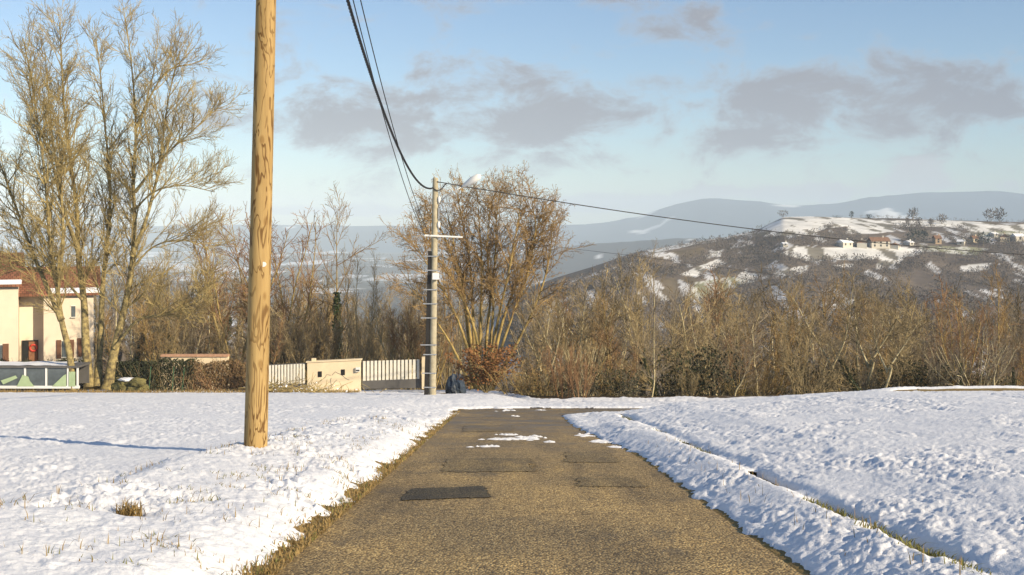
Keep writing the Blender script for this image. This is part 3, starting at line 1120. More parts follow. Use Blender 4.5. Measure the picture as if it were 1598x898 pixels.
tgt = [((736, 612), (728, 500), (715, 430), (694, 370), (676, 335)), ((742, 612), (738, 490), (733, 410), (722, 350), (714, 310)), ((748, 612), (750, 500), (752, 410), (748, 350), (745, 300)),
       ((752, 612), (762, 500), (772, 410), (775, 340), (780, 300)), ((757, 612), (775, 510), (795, 420), (808, 350), (814, 305)), ((762, 612), (790, 520), (820, 440), (834, 380), (842, 335)),
       ((765, 612), (810, 530), (842, 460), (858, 400), (862, 350)), ((746, 612), (722, 520), (690, 450), (662, 405), (645, 375)), ((755, 612), (770, 480), (760, 400), (765, 320)),
       ((738, 612), (705, 540), (665, 480), (632, 440)), ((750, 612), (742, 520), (708, 440), (672, 385), (655, 340)), ((760, 612), (785, 500), (815, 420), (836, 360), (828, 315)),
       ((744, 612), (728, 480), (712, 400), (695, 320))]
stems = [px_stem(b, p, D, 0.105, 0.02, 0.55, 20 + i) for i, p in enumerate(tgt)]
me_t, me_c, _ = tree_mesh('alder', stems, ALD, 21, extra=cones)
place_tree('alder_tree', (me_t, me_c), (M['alder'], M['alder_twig']), b, 'round-crowned many-stemmed bare alder with dark cones behind the street lamp pole')

# -- kinds of tree for the wood ---------------------------------------------
def straight(h, lean, r0, r1, seed, x=0.0, y=0.0, n=6, wig=0.07, t0=(0, 0, 1)):
    r = random.Random(seed)
    d0 = (lean[0], lean[1], 1.0)
    return stem_line(grow_line(r, (x, y, 0), d0, h, n, wig, 0.05), r0, r1)


def wood_spec(h, dens=1.0, ang=0.6, up=0.07):
    return [dict(per_m=1.9 * dens, t0=0.22, rel=0.36, ang=ang, dang=0.2, seg=6, wig=0.12, up=up, rmax=0.06, rmin=0.022, tip=0.013, shape=lambda q: 1.2 - 0.7 * q),
            dict(per_m=4.0 * dens, t0=0.12, len=1.25, ang=0.65, dang=0.25, seg=4, wig=0.16, up=0.06, rmax=0.017, rmin=0.011, tip=0.009),
            dict(per_m=5.5 * dens, t0=0.12, len=0.55, ang=0.6, dang=0.3, seg=2, wig=0.18, up=0.05, rmax=0.0105, rmin=0.009, tip=0.0075)]


KINDS = {}
KINDS['slim'] = tree_mesh('slim', [straight(11, (0.03, 0.05), 0.13, 0.02, 1)], wood_spec(11), 31)
KINDS['fork'] = tree_mesh('fork', [straight(4.2, (0.12, 0.0), 0.17, 0.11, 2, n=4), ([(q[0] + 0.55, q[1], q[2] + 3.6) for q in straight(8, (-0.45, 0.1), 0.1, 0.02, 3)[0]], straight(8, (-0.45, 0.1), 0.10, 0.02, 3)[1]),
                                   ([(q[0] + 0.5, q[1], q[2] + 3.4) for q in straight(8, (0.5, -0.1), 0.1, 0.02, 4)[0]], straight(8, (0.5, -0.1), 0.10, 0.02, 4)[1])], wood_spec(9, 0.95, 0.7), 32)
KINDS['coppice'] = tree_mesh('coppice', [straight(9, (0.35 * math.cos(i * 1.05), 0.3 * math.sin(i * 1.05)), 0.075, 0.016, 40 + i, 0.25 * math.cos(i * 1.05), 0.25 * math.sin(i * 1.05)) for i in range(6)],
                             [dict(per_m=1.5, t0=0.3, len=1.9, ang=0.5, dang=0.2, seg=5, wig=0.12, up=0.07, rmax=0.03, rmin=0.018, tip=0.012)] + wood_spec(9, 0.85)[1:], 33)
KINDS['broad'] = tree_mesh('broad', [straight(10.5, (-0.06, 0.04), 0.20, 0.03, 5, wig=0.12)], [dict(per_m=1.8, t0=0.16, rel=0.44, ang=0.8, dang=0.2, seg=7, wig=0.15, up=0.09, rmax=0.08, rmin=0.025, tip=0.014, shape=lambda q: 1.15 - 0.6 * q)] + wood_spec(10)[1:], 34)
KINDS['round'] = tree_mesh('round', [straight(9.6, (0.05, -0.04), 0.19, 0.03, 15, wig=0.13)], [dict(per_m=2.0, t0=0.28, rel=0.46, ang=0.95, dang=0.22, seg=7, wig=0.17, up=0.06, rmax=0.07, rmin=0.022, tip=0.012, shape=lambda q: 1.1 - 0.62 * q)] + wood_spec(10)[1:], 39)
KINDS['whip'] = tree_mesh('whip', [straight(10, (0.16 * math.cos(i * 2.1), 0.16 * math.sin(i * 2.1)), 0.06, 0.014, 60 + i, 0.4 * math.cos(i * 2.1), 0.4 * math.sin(i * 2.1)) for i in range(3)],
                          [dict(per_m=2.2, t0=0.3, len=1.6, ang=0.42, dang=0.15, seg=4, wig=0.10, up=0.08, rmax=0.025, rmin=0.016, tip=0.012)] + wood_spec(9)[1:], 35)
BUSH = [dict(per_m=3.0, t0=0.15, len=0.9, ang=0.6, dang=0.25, seg=4, wig=0.2, up=0.04, rmax=0.016, rmin=0.011, tip=0.009), dict(per_m=5.0, t0=0.1, len=0.42, ang=0.65, dang=0.3, seg=2, wig=0.2, up=0.02, rmax=0.010, rmin=0.009, tip=0.008)]
KINDS['bush'] = tree_mesh('bush', [straight(2.6, (0.7 * math.cos(i * 0.7), 0.7 * math.sin(i * 0.7)), 0.022, 0.010, 80 + i, 0.3 * math.cos(i * .7), 0.3 * math.sin(i * .7), n=4, wig=0.12) for i in range(16)], BUSH, 36)
KINDS['spray'] = tree_mesh('spray', [straight(3.4, (0.28 * math.cos(i * 0.9), 0.28 * math.sin(i * 0.9)), 0.024, 0.009, 110 + i, 0.35 * math.cos(i * .9), 0.35 * math.sin(i * .9), n=4, wig=0.06) for i in range(20)],
                           [dict(per_m=3.0, t0=0.2, len=0.9, ang=0.32, dang=0.12, seg=3, wig=0.08, up=0.1, rmax=0.014, rmin=0.010, tip=0.008), dict(per_m=4.0, t0=0.1, len=0.4, ang=0.35, dang=0.2, seg=2, wig=0.1, up=0.08, rmax=0.010, rmin=0.009, tip=0.008)], 37)


def ivy_mesh(h, seed, gens, n=2600, spread=0.42):
    r = np.random.default_rng(seed)
    line = np.array(gens[0][0][0])
    zz = line[:, 2]
    hh = h * r.random(n) ** 0.8
    c = np.stack([np.interp(hh, zz, line[:, 0]), np.interp(hh, zz, line[:, 1]), hh], -1)
    q = r.uniform(0, 2 * math.pi, n)
    w = spread * np.sqrt(r.random(n)) * (1.15 - hh / h * 0.6) * (0.7 + 0.6 * np.sin(hh * 2.7 + q) ** 2)
    c[:, 0] += w * np.cos(q); c[:, 1] += w * np.sin(q)
    V, F = leaf_quads(r, c, 0.075)
    return mesh_np('ivy', V, [F])


IVY = {'slim': ivy_mesh(6.0, 5, KINDS['slim'][2]), 'broad': ivy_mesh(6.5, 6, KINDS['broad'][2], 3600, 0.6)}
cc = np.array([p for g in KINDS['bush'][2] for pts, _ in g for p in pts[1:]])
r_ = np.random.default_rng(18)
V, F = leaf_quads(r_, cc[(r_.random(len(cc)) < .8) & (cc[:, 2] < 2.3)], 0.075, 0.08)
BRAMBLE = mesh_np('bramble_leaves', V, [F])
KH = dict(slim=11.0, fork=11.4, coppice=9.3, broad=10.8, round=10.3, whip=10.0, bush=2.7, spray=3.6)
TW = dict(wood=(M['wood'], M['wood_twig']))
MESHSET = {}


def kind_meshes(kind, mats):
    """mesh data shared by all trees of one kind and bark"""
    key = (kind, mats[0].name, mats[1].name)
    if key not in MESHSET:
        a, c = KINDS[kind][0].copy(), KINDS[kind][1].copy()
        a.materials.append(mats[0]); c.materials.append(mats[1])
        MESHSET[key] = (a, c)
    return MESHSET[key]


def wood_tree(kind, px, top, Y, label, group=None, mats=None, seed=0, ivy=False, wide=1.0, name=None, sink=0.15):
    x = (px - CX) / FPX * Y
    g = hz(x, Y) - sink
    h = CZ - (top - HY) / FPX * Y - g
    mats = mats or (M['wood'], M['wood_twig'])
    k = max(h, 0.8) / KH[kind]
    r = random.Random(seed * 7919 + int(px * 13))
    w = k * wide
    nm = name or ('shrub' if kind in ('bush', 'spray') else 'bare_tree')
    ex = [('ivy', IVY[kind], M['ivy'])] if ivy and kind in IVY else []
    if kind == 'bush' and group and seed % 3:
        ex.append(('leaves', BRAMBLE, M['hedge']))
    return place_tree(nm, kind_meshes(kind, mats), mats, (x, Y, g), label, group, r.uniform(0, 6.28), (w, w, k), ex)


# -- trees one can tell apart ------------------------------------------------
PALE = (M['pale'], M['wood_twig'])
REDT = (M['alder'], M['red_twig'])
ALT = (M['alder'], M['alder_twig'])
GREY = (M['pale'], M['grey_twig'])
wood_tree('coppice', 372, 345, 72, 'spreading ivy-footed coppice with reddish shoots behind the near wooden pole', mats=REDT, seed=1, wide=1.25)
wood_tree('coppice', 432, 330, 74, 'upright reddish coppice rising just past the near wooden pole', mats=REDT, seed=2, wide=1.1)
wood_tree('slim', 517, 330, 76, 'slender bare tree with a dark ivy column above the gate wall', mats=ALT, seed=3, ivy=True, wide=0.9)
wood_tree('broad', 428, 425, 73, 'short bare tree smothered in green ivy beside the near wooden pole', seed=4, ivy=True, wide=0.9)
wood_tree('whip', 562, 400, 70, 'thin pale sapling rising behind the slatted gate', mats=PALE, seed=5, wide=0.7)
wood_tree('fork', 600, 455, 69, 'low forked pale tree leaning over the slatted gate', mats=PALE, seed=6, wide=0.9)
wood_tree('fork', 632, 480, 74, 'small forked tree between gate and street lamp pole', seed=7)
wood_tree('fork', 858, 470, 56, 'pale forked small tree just downhill of the coppery shrub', mats=PALE, seed=8, wide=0.9)
wood_tree('fork', 895, 455, 58, 'pale leaning tree with two bright limbs beside the reddish bush', mats=PALE, seed=9, wide=1.0)
wood_tree('slim', 990, 430, 56, 'straight pale-stemmed tree at the wood edge by the bend', mats=PALE, seed=10, wide=0.9)
wood_tree('slim', 1003, 440, 58, 'ivy-clad trunk standing next to the straight pale stem', seed=11, ivy=True, wide=0.9)
wood_tree('broad', 1030, 405, 57, 'forked tree with thick pale limbs reaching above the wood', mats=PALE, seed=12, wide=0.8)
wood_tree('fork', 1143, 470, 55, 'bent pale tree leaning at the middle of the wood edge', mats=PALE, seed=13)
wood_tree('broad', 1200, 450, 58, 'yellowish twisted tree in the middle of the wood edge', mats=ALT, seed=14, wide=0.8)
wood_tree('fork', 1310, 440, 53, 'pale tree whose two trunks part in a wide V below the village', mats=PALE, seed=15, wide=1.15)
wood_tree('fork', 1345, 450, 51, 'big pale forked tree with a long slanting limb at the field crest', mats=PALE, seed=16, wide=1.2)
wood_tree('broad', 1400, 470, 55, 'mossy multi-limbed tree past the big pale forked tree', mats=ALT, seed=17, wide=0.85)
wood_tree('coppice', 1500, 462, 50, 'reddish feathery coppice above the bare earth strip', mats=REDT, seed=18, wide=1.0)
wood_tree('fork', 1480, 500, 52, 'yellowish low fork in front of the reddish coppice', mats=ALT, seed=19)
wood_tree('slim', 1560, 440, 55, 'tall bare tree at the far end of the wood edge', mats=ALT, seed=20)
# front shrubs
wood_tree('spray', 880, 540, 47.5, 'reddish upright twiggy bush at the outside of the bend', mats=(M['red_twig'], M['red_twig']), seed=21, wide=1.0)
wood_tree('spray', 905, 565, 47, 'smaller reddish twig bush beside the bend', mats=(M['red_twig'], M['red_twig']), seed=22, wide=1.1)
wood_tree('bush', 830, 570, 49, 'tangled brown bramble between coppery shrub and bend', mats=ALT, seed=23, wide=1.6)
wood_tree('bush', 800, 560, 51, 'olive-brown thicket behind the coppery shrub', mats=ALT, seed=24, wide=1.4)
wood_tree('bush', 336, 555, 64, 'rounded brown bush at the end of the dark hedge', mats=REDT, seed=25, wide=1.0)
wood_tree('bush', 362, 560, 65, 'brown bush half hidden by the near wooden pole', mats=REDT, seed=26, wide=1.0)

# -- the mass of the wood: rows going down the slope ------------------------
rw = random.Random(77)
used = []


LOOK = dict(slim='slender tree', fork='forked tree', coppice='coppiced tree', broad='broad tree', round='round-crowned tree', whip='sapling clump', bush='rounded bush', spray='upright bush')


def landmark(px):
    for lim, nm in ((60, 'behind the house gable'), (330, 'behind the ash trees'), (440, 'behind the wooden pole'), (560, 'above the gate wall'), (730, 'near the lamp pole'), (950, 'next to the bend'),
                    (1080, 'before the far blue ridge'), (1190, 'below the pale hill field'), (1330, 'below the first houses'), (1430, 'below the largest house'), (1540, 'below the green hill field')):
        if px < lim: return nm
    return 'at the far end of the wood'


def rows(lst, y0, y1, x0, x1, topfun, label, group, kinds, n, sep, seed0):
    c, tries = 0, 0
    while c < n and tries < n * 40:
        tries += 1
        Yv = rw.uniform(y0, y1)
        px = rw.uniform(x0, x1)
        x = (px - CX) / FPX * Yv
        if any((x - a) ** 2 + (Yv - bb) ** 2 < sep * sep for a, bb in used):
            continue
        if Yv < brink(np.array([x]))[0] + 1.0 and x > -4:
            continue
        used.append((x, Yv))
        kd = rw.choice(kinds)
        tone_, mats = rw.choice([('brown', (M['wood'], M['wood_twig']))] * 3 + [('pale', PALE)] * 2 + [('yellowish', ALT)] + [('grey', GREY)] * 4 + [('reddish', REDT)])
        iv = rw.random() < 0.25 and kd in IVY
        lab = f"{tone_} {LOOK[kd]}{' with ivy' if iv else ''} {label}, {landmark(px)}"
        wood_tree(kd, px, topfun(px) + rw.gauss(0, 20), Yv, lab, group, mats, seed0 + c, ivy=iv, wide=rw.uniform(0.8, 1.25))
        c += 1


def top_right(px):
    return np.interp(px, [800, 900, 1000, 1100, 1200, 1300, 1400, 1500, 1600, 1800], [490, 486, 470, 480, 484, 468, 476, 484, 474, 470])


rows(used, 47, 58, 850, 1680, lambda p: top_right(p) + 45, 'at the wood front', 'front rows of the wood', ['broad', 'fork', 'round', 'round', 'slim', 'coppice'], 44, 1.0, 200)
rows(used, 58, 80, 820, 1720, lambda p: top_right(p) + 10, 'deep in the wood', 'inner rows of the wood', ['broad', 'round', 'round', 'coppice', 'fork'], 52, 1.5, 300)
rows(used, 80, 130, 820, 1720, lambda p: top_right(p) - 2, 'beyond the wood', 'far rows of the wood', ['round', 'broad', 'slim'], 44, 2.4, 400)
rows(used, 70, 110, 180, 720, lambda p: np.interp(p, [180, 330, 450, 600, 720], [460, 445, 465, 490, 470]), 'in the back grove', 'grove behind the gate', ['slim', 'coppice', 'broad', 'whip'], 80, 1.5, 500)
rows(used, 67, 75, 240, 720, lambda p: 500, 'in the low thicket', 'thicket behind the gate', ['coppice', 'whip', 'fork'], 40, 0.9, 600)
rows(used, 92, 130, -120, 260, lambda p: 420, 'in the back garden', 'trees behind the house', ['slim', 'broad', 'coppice'], 14, 2.5, 700)
rows(used, 48, 54, 820, 1680, lambda p: 580, 'at the foot of the wood', 'brambles along the wood edge', ['bush', 'spray', 'bush', 'bush'], 52, 0.8, 800)

# -- coppery shrub (dead leaves kept through winter) ------------------------
b = (at(758, 612, 52)[0], 52.0, hz(at(758, 612, 52)[0], 52))
sh_t, sh_c, gens = tree_mesh('copper', [straight(2.7, (0.65 * math.cos(i * 0.8), 0.5 * math.sin(i * .8)), 0.03, 0.01, 140 + i, n=4, wig=0.1) for i in range(12)], BUSH, 51)
r_ = np.random.default_rng(8)
cc = np.array([p for g in gens[1:] for pts, _ in g for p in pts[1:]])
cc = np.repeat(cc, 2, 0)
V, F = leaf_quads(r_, cc[cc[:, 2] > .2], 0.085, 0.09)
place_tree('leafy_shrub', (sh_t, sh_c), (M['wood'], M['red_twig']), b, 'shrub still holding coppery dead leaves at the foot of the alder', extras=[('leaves', mesh_np('copper_leaves', V, [F]), M['beech'])], sc=(1.0, .85, .80))

# ------------------------------------------------------------------ poles and wires
# near pole: round treated pine
pb = at(398.5, 704, 15.7)
pb = (pb[0], pb[1], hz(pb[0], pb[1]) - 0.05)
pole = tag(empty('wooden_pole', pb), 'thick yellow-tan wooden utility pole on the near snowy verge', 'utility pole')
tip = (-3.27 - pb[0], 0.1, 8.65 - pb[2])
rs = np.random.default_rng(4)
k, sd_ = 60, 28
V = []
for i in range(k):
    t = i / (k - 1)
    rad = 0.158 + (0.118 - 0.158) * t
    cxp, cyp, zp = tip[0] * t, tip[1] * t, tip[2] * t
    for j in range(sd_):
        q = 2 * math.pi * j / sd_
        wob = 1 + 0.012 * math.sin(3 * q + 5 * t) + 0.010 * math.sin(2 * q - 9 * t)
        for (kt, kq, ka) in ((0.06, 4.5, .07), (0.13, 5.2, .05), (0.175, 4.2, .07), (0.255, 4.9, .06), (0.30, 5.3, .05), (0.37, 4.4, .06), (0.47, 4.8, .07), (0.56, 5.1, .06), (0.63, 4.3, .06), (0.71, 5.0, .07)):
            dq = math.atan2(math.sin(q - kq), math.cos(q - kq))
            wob += ka * math.exp(-(dq / 0.22) ** 2 - ((t - kt) / 0.006) ** 2)
        V.append((cxp + rad * wob * math.cos(q), cyp + rad * wob * math.sin(q), zp))
F = [(i * sd_ + j, i * sd_ + (j + 1) % sd_, (i + 1) * sd_ + (j + 1) % sd_, (i + 1) * sd_ + j) for i in range(k - 1) for j in range(sd_)]
V.append((tip[0], tip[1], tip[2] + 0.05))
F3 = [((k - 1) * sd_ + j, (k - 1) * sd_ + (j + 1) % sd_, len(V) - 1) for j in range(sd_)]
link('shaft', mesh_np('pole_shaft', V, [np.array(F), np.array(F3)], True), M['pine'], pole)
# small white marker nailed to the shaft
t = (at(410, 413, 15.55)[2] - pb[2]) / tip[2]
mk = MB()
mx = at(410, 413, 15.55)[0] - pb[0]
my = tip[1] * t - math.sqrt(max(0.143 ** 2 - (mx - tip[0] * t) ** 2, 0.0))
mk.tube([(mx, my - 0.012, tip[2] * t), (mx, my + 0.02, tip[2] * t)], 0.034, 14)
link('marker', mk.mesh('marker'), M['plastic'], pole)
ck = MB()
ck.tube([(tip[0] + 0.10, tip[1] + .02, 7.85 - pb[2]), (tip[0] + 0.24, tip[1] + 0.06, 7.85 - pb[2])], 0.03, 8)
link('cable_hook', ck.mesh('hook'), M['steel'], pole)

# street-lamp pole
D = 47.0
fb = at(674.5, 627, D)
fz = hz(fb[0], fb[1]) - 0.06
lp = tag(empty('street_lamp_pole', (fb[0], D, fz)), 'pale concrete utility pole with street lamp at the bend by the gate', 'utility pole')
Tz = at(679, 279, D)[2] - fz
Tx = at(679.5, 279, D)[0] - fb[0]


def on_pole(py):
    z = at(0, py, D)[2] - fz
    return Tx * z / Tz, z


sh = MB()
sh.tube([(0, 0, -0.1), (Tx * .25, 0, Tz * .25), (Tx * .5, 0, Tz * .5), (Tx * .75, 0, Tz * .75), (Tx, 0, Tz)], [0.155, 0.145, 0.135, 0.125, 0.115], 14)
sh.tube([(Tx, 0, Tz), (Tx, 0, Tz + 0.04)], [0.115, 0.075], 14)
link('shaft', sh.mesh('shaft', False), M['concrete'], lp)
x0, z0 = on_pole(622); x1, z1 = on_pole(392)
link('cable_conduit', MB().box(x0 - 0.34, x0 - 0.17, -0.12, 0.06, z0, z0 + 0.001).quadbox([(x0 - .33, -.12, z0), (x0 - .16, -.12, z0), (x0 - .16, .06, z0), (x0 - .33, .06, z0), (x1 - .25, -.10, z1), (x1 - .13, -.10, z1), (x1 - .13, .06, z1), (x1 - .25, .06, z1)]).mesh('conduit'), M['conduit'], lp)
for py, w in ((400, .42), (422, .36), (452, .40), (474, .42), (496, .50), (538, .50), (553, .38), (582, .42), (604, .36)):
    x, z = on_pole(py)
    link('strap', MB().box(x - w, x + 0.16, -0.165, -0.145, z - 0.022, z + 0.022).mesh('strap'), M['steel'], lp)
x, z = on_pole(368)
link('crossarm', MB().quadbox([(x - .42, -.20, z - .02), (x + 1.15, -.20, z - .09), (x + 1.15, -.12, z - .09), (x - .42, -.12, z - .02), (x - .42, -.20, z + .05), (x + 1.15, -.20, z - .03), (x + 1.15, -.12, z - .03), (x - .42, -.12, z + .05)]).mesh('crossarm'), M['plastic'], lp)
x, z = on_pole(431)
link('junction_box', MB().box(x - 0.04, x + 0.22, -0.34, -0.16, z - 0.13, z + 0.13).mesh('box'), M['plastic'], lp)
for py in (312, 351):
    x, z = on_pole(py)
    link('insulator', MB().tube([(x + .17, -.08, z - .14), (x + .17, -.08, z - .05), (x + .17, -.08, z + .05), (x + .17, -.08, z + .14)], [.03, .065, .065, .03], 10).mesh('insulator', True), M['plastic'], lp)
x, z = on_pole(330)
link('fuse_box', MB().box(x + .135, x + .19, -.10, .02, z - .30, z + .14).mesh('fuse'), M['steel'], lp)
a0 = on_pole(318)
h0 = at(722, 291, D - 0.3); h1 = at(750, 274, D - 0.6)
h0 = (h0[0] - fb[0], -0.3, h0[2] - fz); h1 = (h1[0] - fb[0], -0.6, h1[2] - fz)
lamp = MB().tube([(a0[0] + .1, -.05, a0[1]), (a0[0] + .45, -.15, a0[1] + .28), h0], [.035, .03, .028], 8)
arm = link('lamp_arm', lamp.mesh('arm', True), M['steel'], lp)
hd = MB().tube([h0, tuple(np.array(h0) * .8 + np.array(h1) * .2), tuple(np.array(h0) * .45 + np.array(h1) * .55), tuple(np.array(h0) * .12 + np.array(h1) * .88), h1], [.05, .10, .15, .13, .04], 12)
link('lamp_head', hd.mesh('head', True), M['plastic'], lp)

# next pole along the line, down the lane
nx, ny = 31.0, 60.0
nz_ = hz(nx, ny) - 0.2
p3 = tag(empty('concrete_pole', (nx, ny, nz_)), 'grey concrete pole downhill where the wires from the lamp pole end', 'utility pole')
link('shaft', MB().tube([(0, 0, 0), (0, 0, 0.4 - nz_)], [.19, .13], 12).mesh('shaft3'), M['concrete'], p3)


def bundle(pts, strand, n, sides=5, turns=60, off=0.02):
    """twisted bundle of insulated strands along pts"""
    P = np.array(pts)
    T = np.gradient(P, axis=0)
    T /= np.linalg.norm(T, axis=1, keepdims=True)
    A = np.cross(T, (0, 0, 1.0)); A /= np.linalg.norm(A, axis=1, keepdims=True)
    B = np.cross(T, A)
    ln = []
    for q in range(n):
        ph = 2 * math.pi * q / n + np.linspace(0, turns * 2 * math.pi, len(P))
        Q = P + off * (A * np.cos(ph)[:, None] + B * np.sin(ph)[:, None])
        ln.append(([tuple(v) for v in Q], [strand] * len(Q)))
    V, F = tubes_np(ln, sides)
    return mesh_np('wire', V, [F], True)


ys = np.linspace(15.75, 46.9, 700)
w = [(-3.13 + (-3.264 + 3.13) * (y - 15.8) / 31.2 - 0.0, y, 3.04 + .05 * (y - 47) + .0065 * (y - 47) ** 2) for y in ys]
tag(link('power_cable', bundle(w, 0.019, 3, 5, 70, 0.018), M['cable']), 'thick twisted black cable sagging from the near wooden pole to the lamp pole', 'cable')
for i, (xa, xb, s0, q0, lab) in enumerate(((-3.10, -3.55, -.12, .0037, 'thin black telephone wire ending at the tip of the lamp pole crossarm'),
                                           (-2.99, -3.32, -.115, .0040, 'thin black telephone wire ending at the crossarm close to the lamp pole shaft'))):
    w = [(xa + (xb - xa) * (y - 15.8) / 31.2, y, 1.11 + s0 * (y - 47) + q0 * (y - 47) ** 2) for y in np.linspace(15.8, 46.9, 90)]
    V, F = tubes_np([(w, [0.012] * 90)], 5)
    tag(link('telephone_wire', mesh_np('wire', V, [F], True), M['cable']), lab, 'wire')


def through(pix, y0, y1, n=400):
    xs = [p[0] for p in pix]
    c = np.polyfit(xs, [p[1] for p in pix], 3)
    out = []
    x_end = xs[-1]
    for q in np.linspace(xs[0], x_end, n):
        Yv = y0 + (y1 - y0) * (q - xs[0]) / (x_end - xs[0])
        out.append(at(q, np.polyval(c, q), Yv))
    return out


w = through([(682, 284), (760, 297), (860, 313), (1020, 338), (1180, 358), (1390, 381), (1598, 398), (1729, 404)], 46.9, 60)
tag(link('power_cable', bundle(w, 0.012, 3, 5, 90, 0.012), M['cable']), 'twisted black cable running from the lamp pole across the valley view', 'cable')
w = through([(720, 371), (800, 379), (870, 386), (985, 399), (1100, 414), (1300, 442), (1500, 470), (1729, 500)], 46.9, 60, 120)
V, F = tubes_np([(w, [0.007] * len(w))], 5)
tag(link('telephone_wire', mesh_np('wire', V, [F], True), M['cable']), 'thin wire leaving the lamp pole crossarm towards the wood', 'wire')
# slack loop at the pole head
lo = [at(x, y, 46.85) for x, y in ((674, 293), (681, 297), (688, 296), (693, 290), (698, 286))]
V, F = tubes_np([stem_line(lo, 0.022, 0.022)], 5)
o = link('jumper_loop', mesh_np('loop', V - np.array((fb[0], D, fz)), [F], True), M['cable'], lp)

# ------------------------------------------------------------------ gate, pillar wall and slatted fence
D = 62.0


def gx(px, Y=D):
    return (px - CX) / FPX * Y


def gz(py, Y=D):
    return CZ - (py - HY) / FPX * Y


wall = tag(empty('gate_wall', (gx(520), D, gz(612))), 'cream rendered wall block with two small openings and cracks beside the gate', 'wall')
ox, oz = gx(520), gz(612)


def rel(px, py, y=0.0):
    return (gx(px) - ox, y, gz(py) - oz)


def slab(px0, px1, pt0, pt1, pb0, pb1, y0, y1):
    """box between columns px0..px1 with top rows pt0..pt1 and bottom rows pb0..pb1"""
    return MB().quadbox([rel(px0, pb0, y0), rel(px1, pb1, y0), rel(px1, pb1, y1), rel(px0, pb0, y1), rel(px0, pt0, y0), rel(px1, pt1, y0), rel(px1, pt1, y1), rel(px0, pt0, y1)])


link('wall_block', slab(479.5, 562.5, 566, 562, 615, 613, 0, 0.35).mesh('wall_block'), M['render_cream'], wall)
link('coping', slab(477.5, 564, 564.5, 560.5, 566.3, 562.3, -0.05, 0.40).mesh('coping'), M['render_cream'], wall)
for x0, y0 in ((496, 580), (532, 577)):
    link('meter_opening', slab(x0, x0 + 6.3, y0, y0 - .3, y0 + 9, y0 + 8.7, -0.012, 0.02).mesh('meter_opening'), M['dark'], wall)
link('letter_box', slab(555.5, 562, 573.5, 573, 580.5, 580, -0.12, -0.002).mesh('letter_box'), M['plastic'], wall)
link('letter_slot', slab(556, 561.5, 577, 577, 579, 579, -0.13, -0.118).mesh('letter_slot'), M['dark'], wall)
link('pillar_cap', slab(486, 492, 560, 560, 565, 564.8, 0.05, .3).mesh('cap'), M['render_cream'], wall)
rk = random.Random(5)
for (sx, sy, dxs) in ((516, 586, -1), (518, 586, 1), (517, 590, 0)):
    pts = [rel(sx, sy, -0.004)]
    px, py = sx, sy
    for i in range(7):
        px += dxs * rk.uniform(1.5, 4.5) + rk.uniform(-1.2, 1.2); py += rk.uniform(1.5, 4.0) if i > 1 or dxs == 0 else rk.uniform(-3, 0)
        pts.append(rel(px, min(py, 611), -0.004))
    V, F = tubes_np([(pts, [0.012] * len(pts))], 4)
    link('crack', mesh_np('crack', V, [F]), M['dark_panel'], wall)

gate = tag(empty('slatted_gate', (gx(520), D, gz(612))), 'sliding gate of white upright slats over a grey panel', 'gate')
gy = 0.15
link('lower_panel', slab(565, 656.5, 594.8, 591.8, 608, 606.5, gy, gy + 0.05).mesh('lower_panel'), M['dark_panel'], gate)
link('top_rail', slab(565, 656.5, 566.5, 564, 569, 566.5, gy + .03, gy + 0.06).mesh('rail'), M['dark_panel'], gate)
for px in (565, 609, 654.5):
    f_ = (px - 565) / 91.5
    link('upright', slab(px, px + 1.6, 565 - 2.5 * f_, 565 - 2.5 * f_, 607.5, 607.3, gy + .052, gy + .10).mesh('upright'), M['dark_panel'], gate)
ns = 15
for i in range(ns):
    a = 566 + i * (90.0 / ns)
    f_ = i / (ns - 1)
    link('slat', slab(a, a + 4.1, 564.3 - 2.7 * f_, 564.2 - 2.7 * f_, 595 - 3 * f_, 594.9 - 3 * f_, gy - .025, gy - .003).mesh('slat'), M['slat'], gate)
post = tag(link('gate_post', slab(658.5, 666, 557.5, 557, 607, 606.5, -.1, 0.3).mesh('gate_post'), M['render_cream']), 'cream gate post between the slatted gate and the lamp pole', 'post')
post.location = wall.location
fence = tag(empty('slatted_fence', (gx(520), D, gz(612))), 'fence of white upright slats on a dark base between wooden pole and gate wall', 'fence')
link('base_panel', slab(386, 477, 602, 598.5, 615, 612, .1, .16).mesh('base_panel'), M['dark_panel'], fence)
link('rail', slab(386, 477, 571, 567, 573.5, 569.5, .1, .14).mesh('rail'), M['dark_panel'], fence)
for i in range(19):
    a = 386 + i * 4.78
    f_ = i / 18
    link('slat', slab(a, a + 3.2, 572.5 - 4.3 * f_, 572.3 - 4.3 * f_, 603.5 - 4.5 * f_, 603.3 - 4.5 * f_, .05, .075).mesh('slat'), M['slat'], fence)

# ------------------------------------------------------------------ cream house
D = 80.0
hx0, hg = gx(60, D), hz(gx(60, D), D) - 0.2
house = tag(empty('house', (hx0, D, hg), R(21)), 'two-storey cream house with red tiled roof and brown shutters behind the ash trees', 'house')


def hb(px0, px1, py0, py1, y0, y1):
    """box on the house: columns, rows (as seen at the front plane) and depth behind it"""
    return MB().box(gx(px0, D) - hx0, gx(px1, D) - hx0, y0, y1, gz(py1, D) - hg, gz(py0, D) - hg)


base_py = HY + (CZ - hg) * FPX / D
link('wall', hb(-190, 31, 448, base_py, 0, 9).mesh('wall_a'), M['house_wall'], house)
link('wall', hb(31.2, 67, 458, base_py, 1.6, 8.9).mesh('wall_b'), M['house_wall'], house)
link('wall', hb(67.2, 141, 463, base_py, 0.5, 8.8).mesh('wall_c'), M['house_wall'], house)


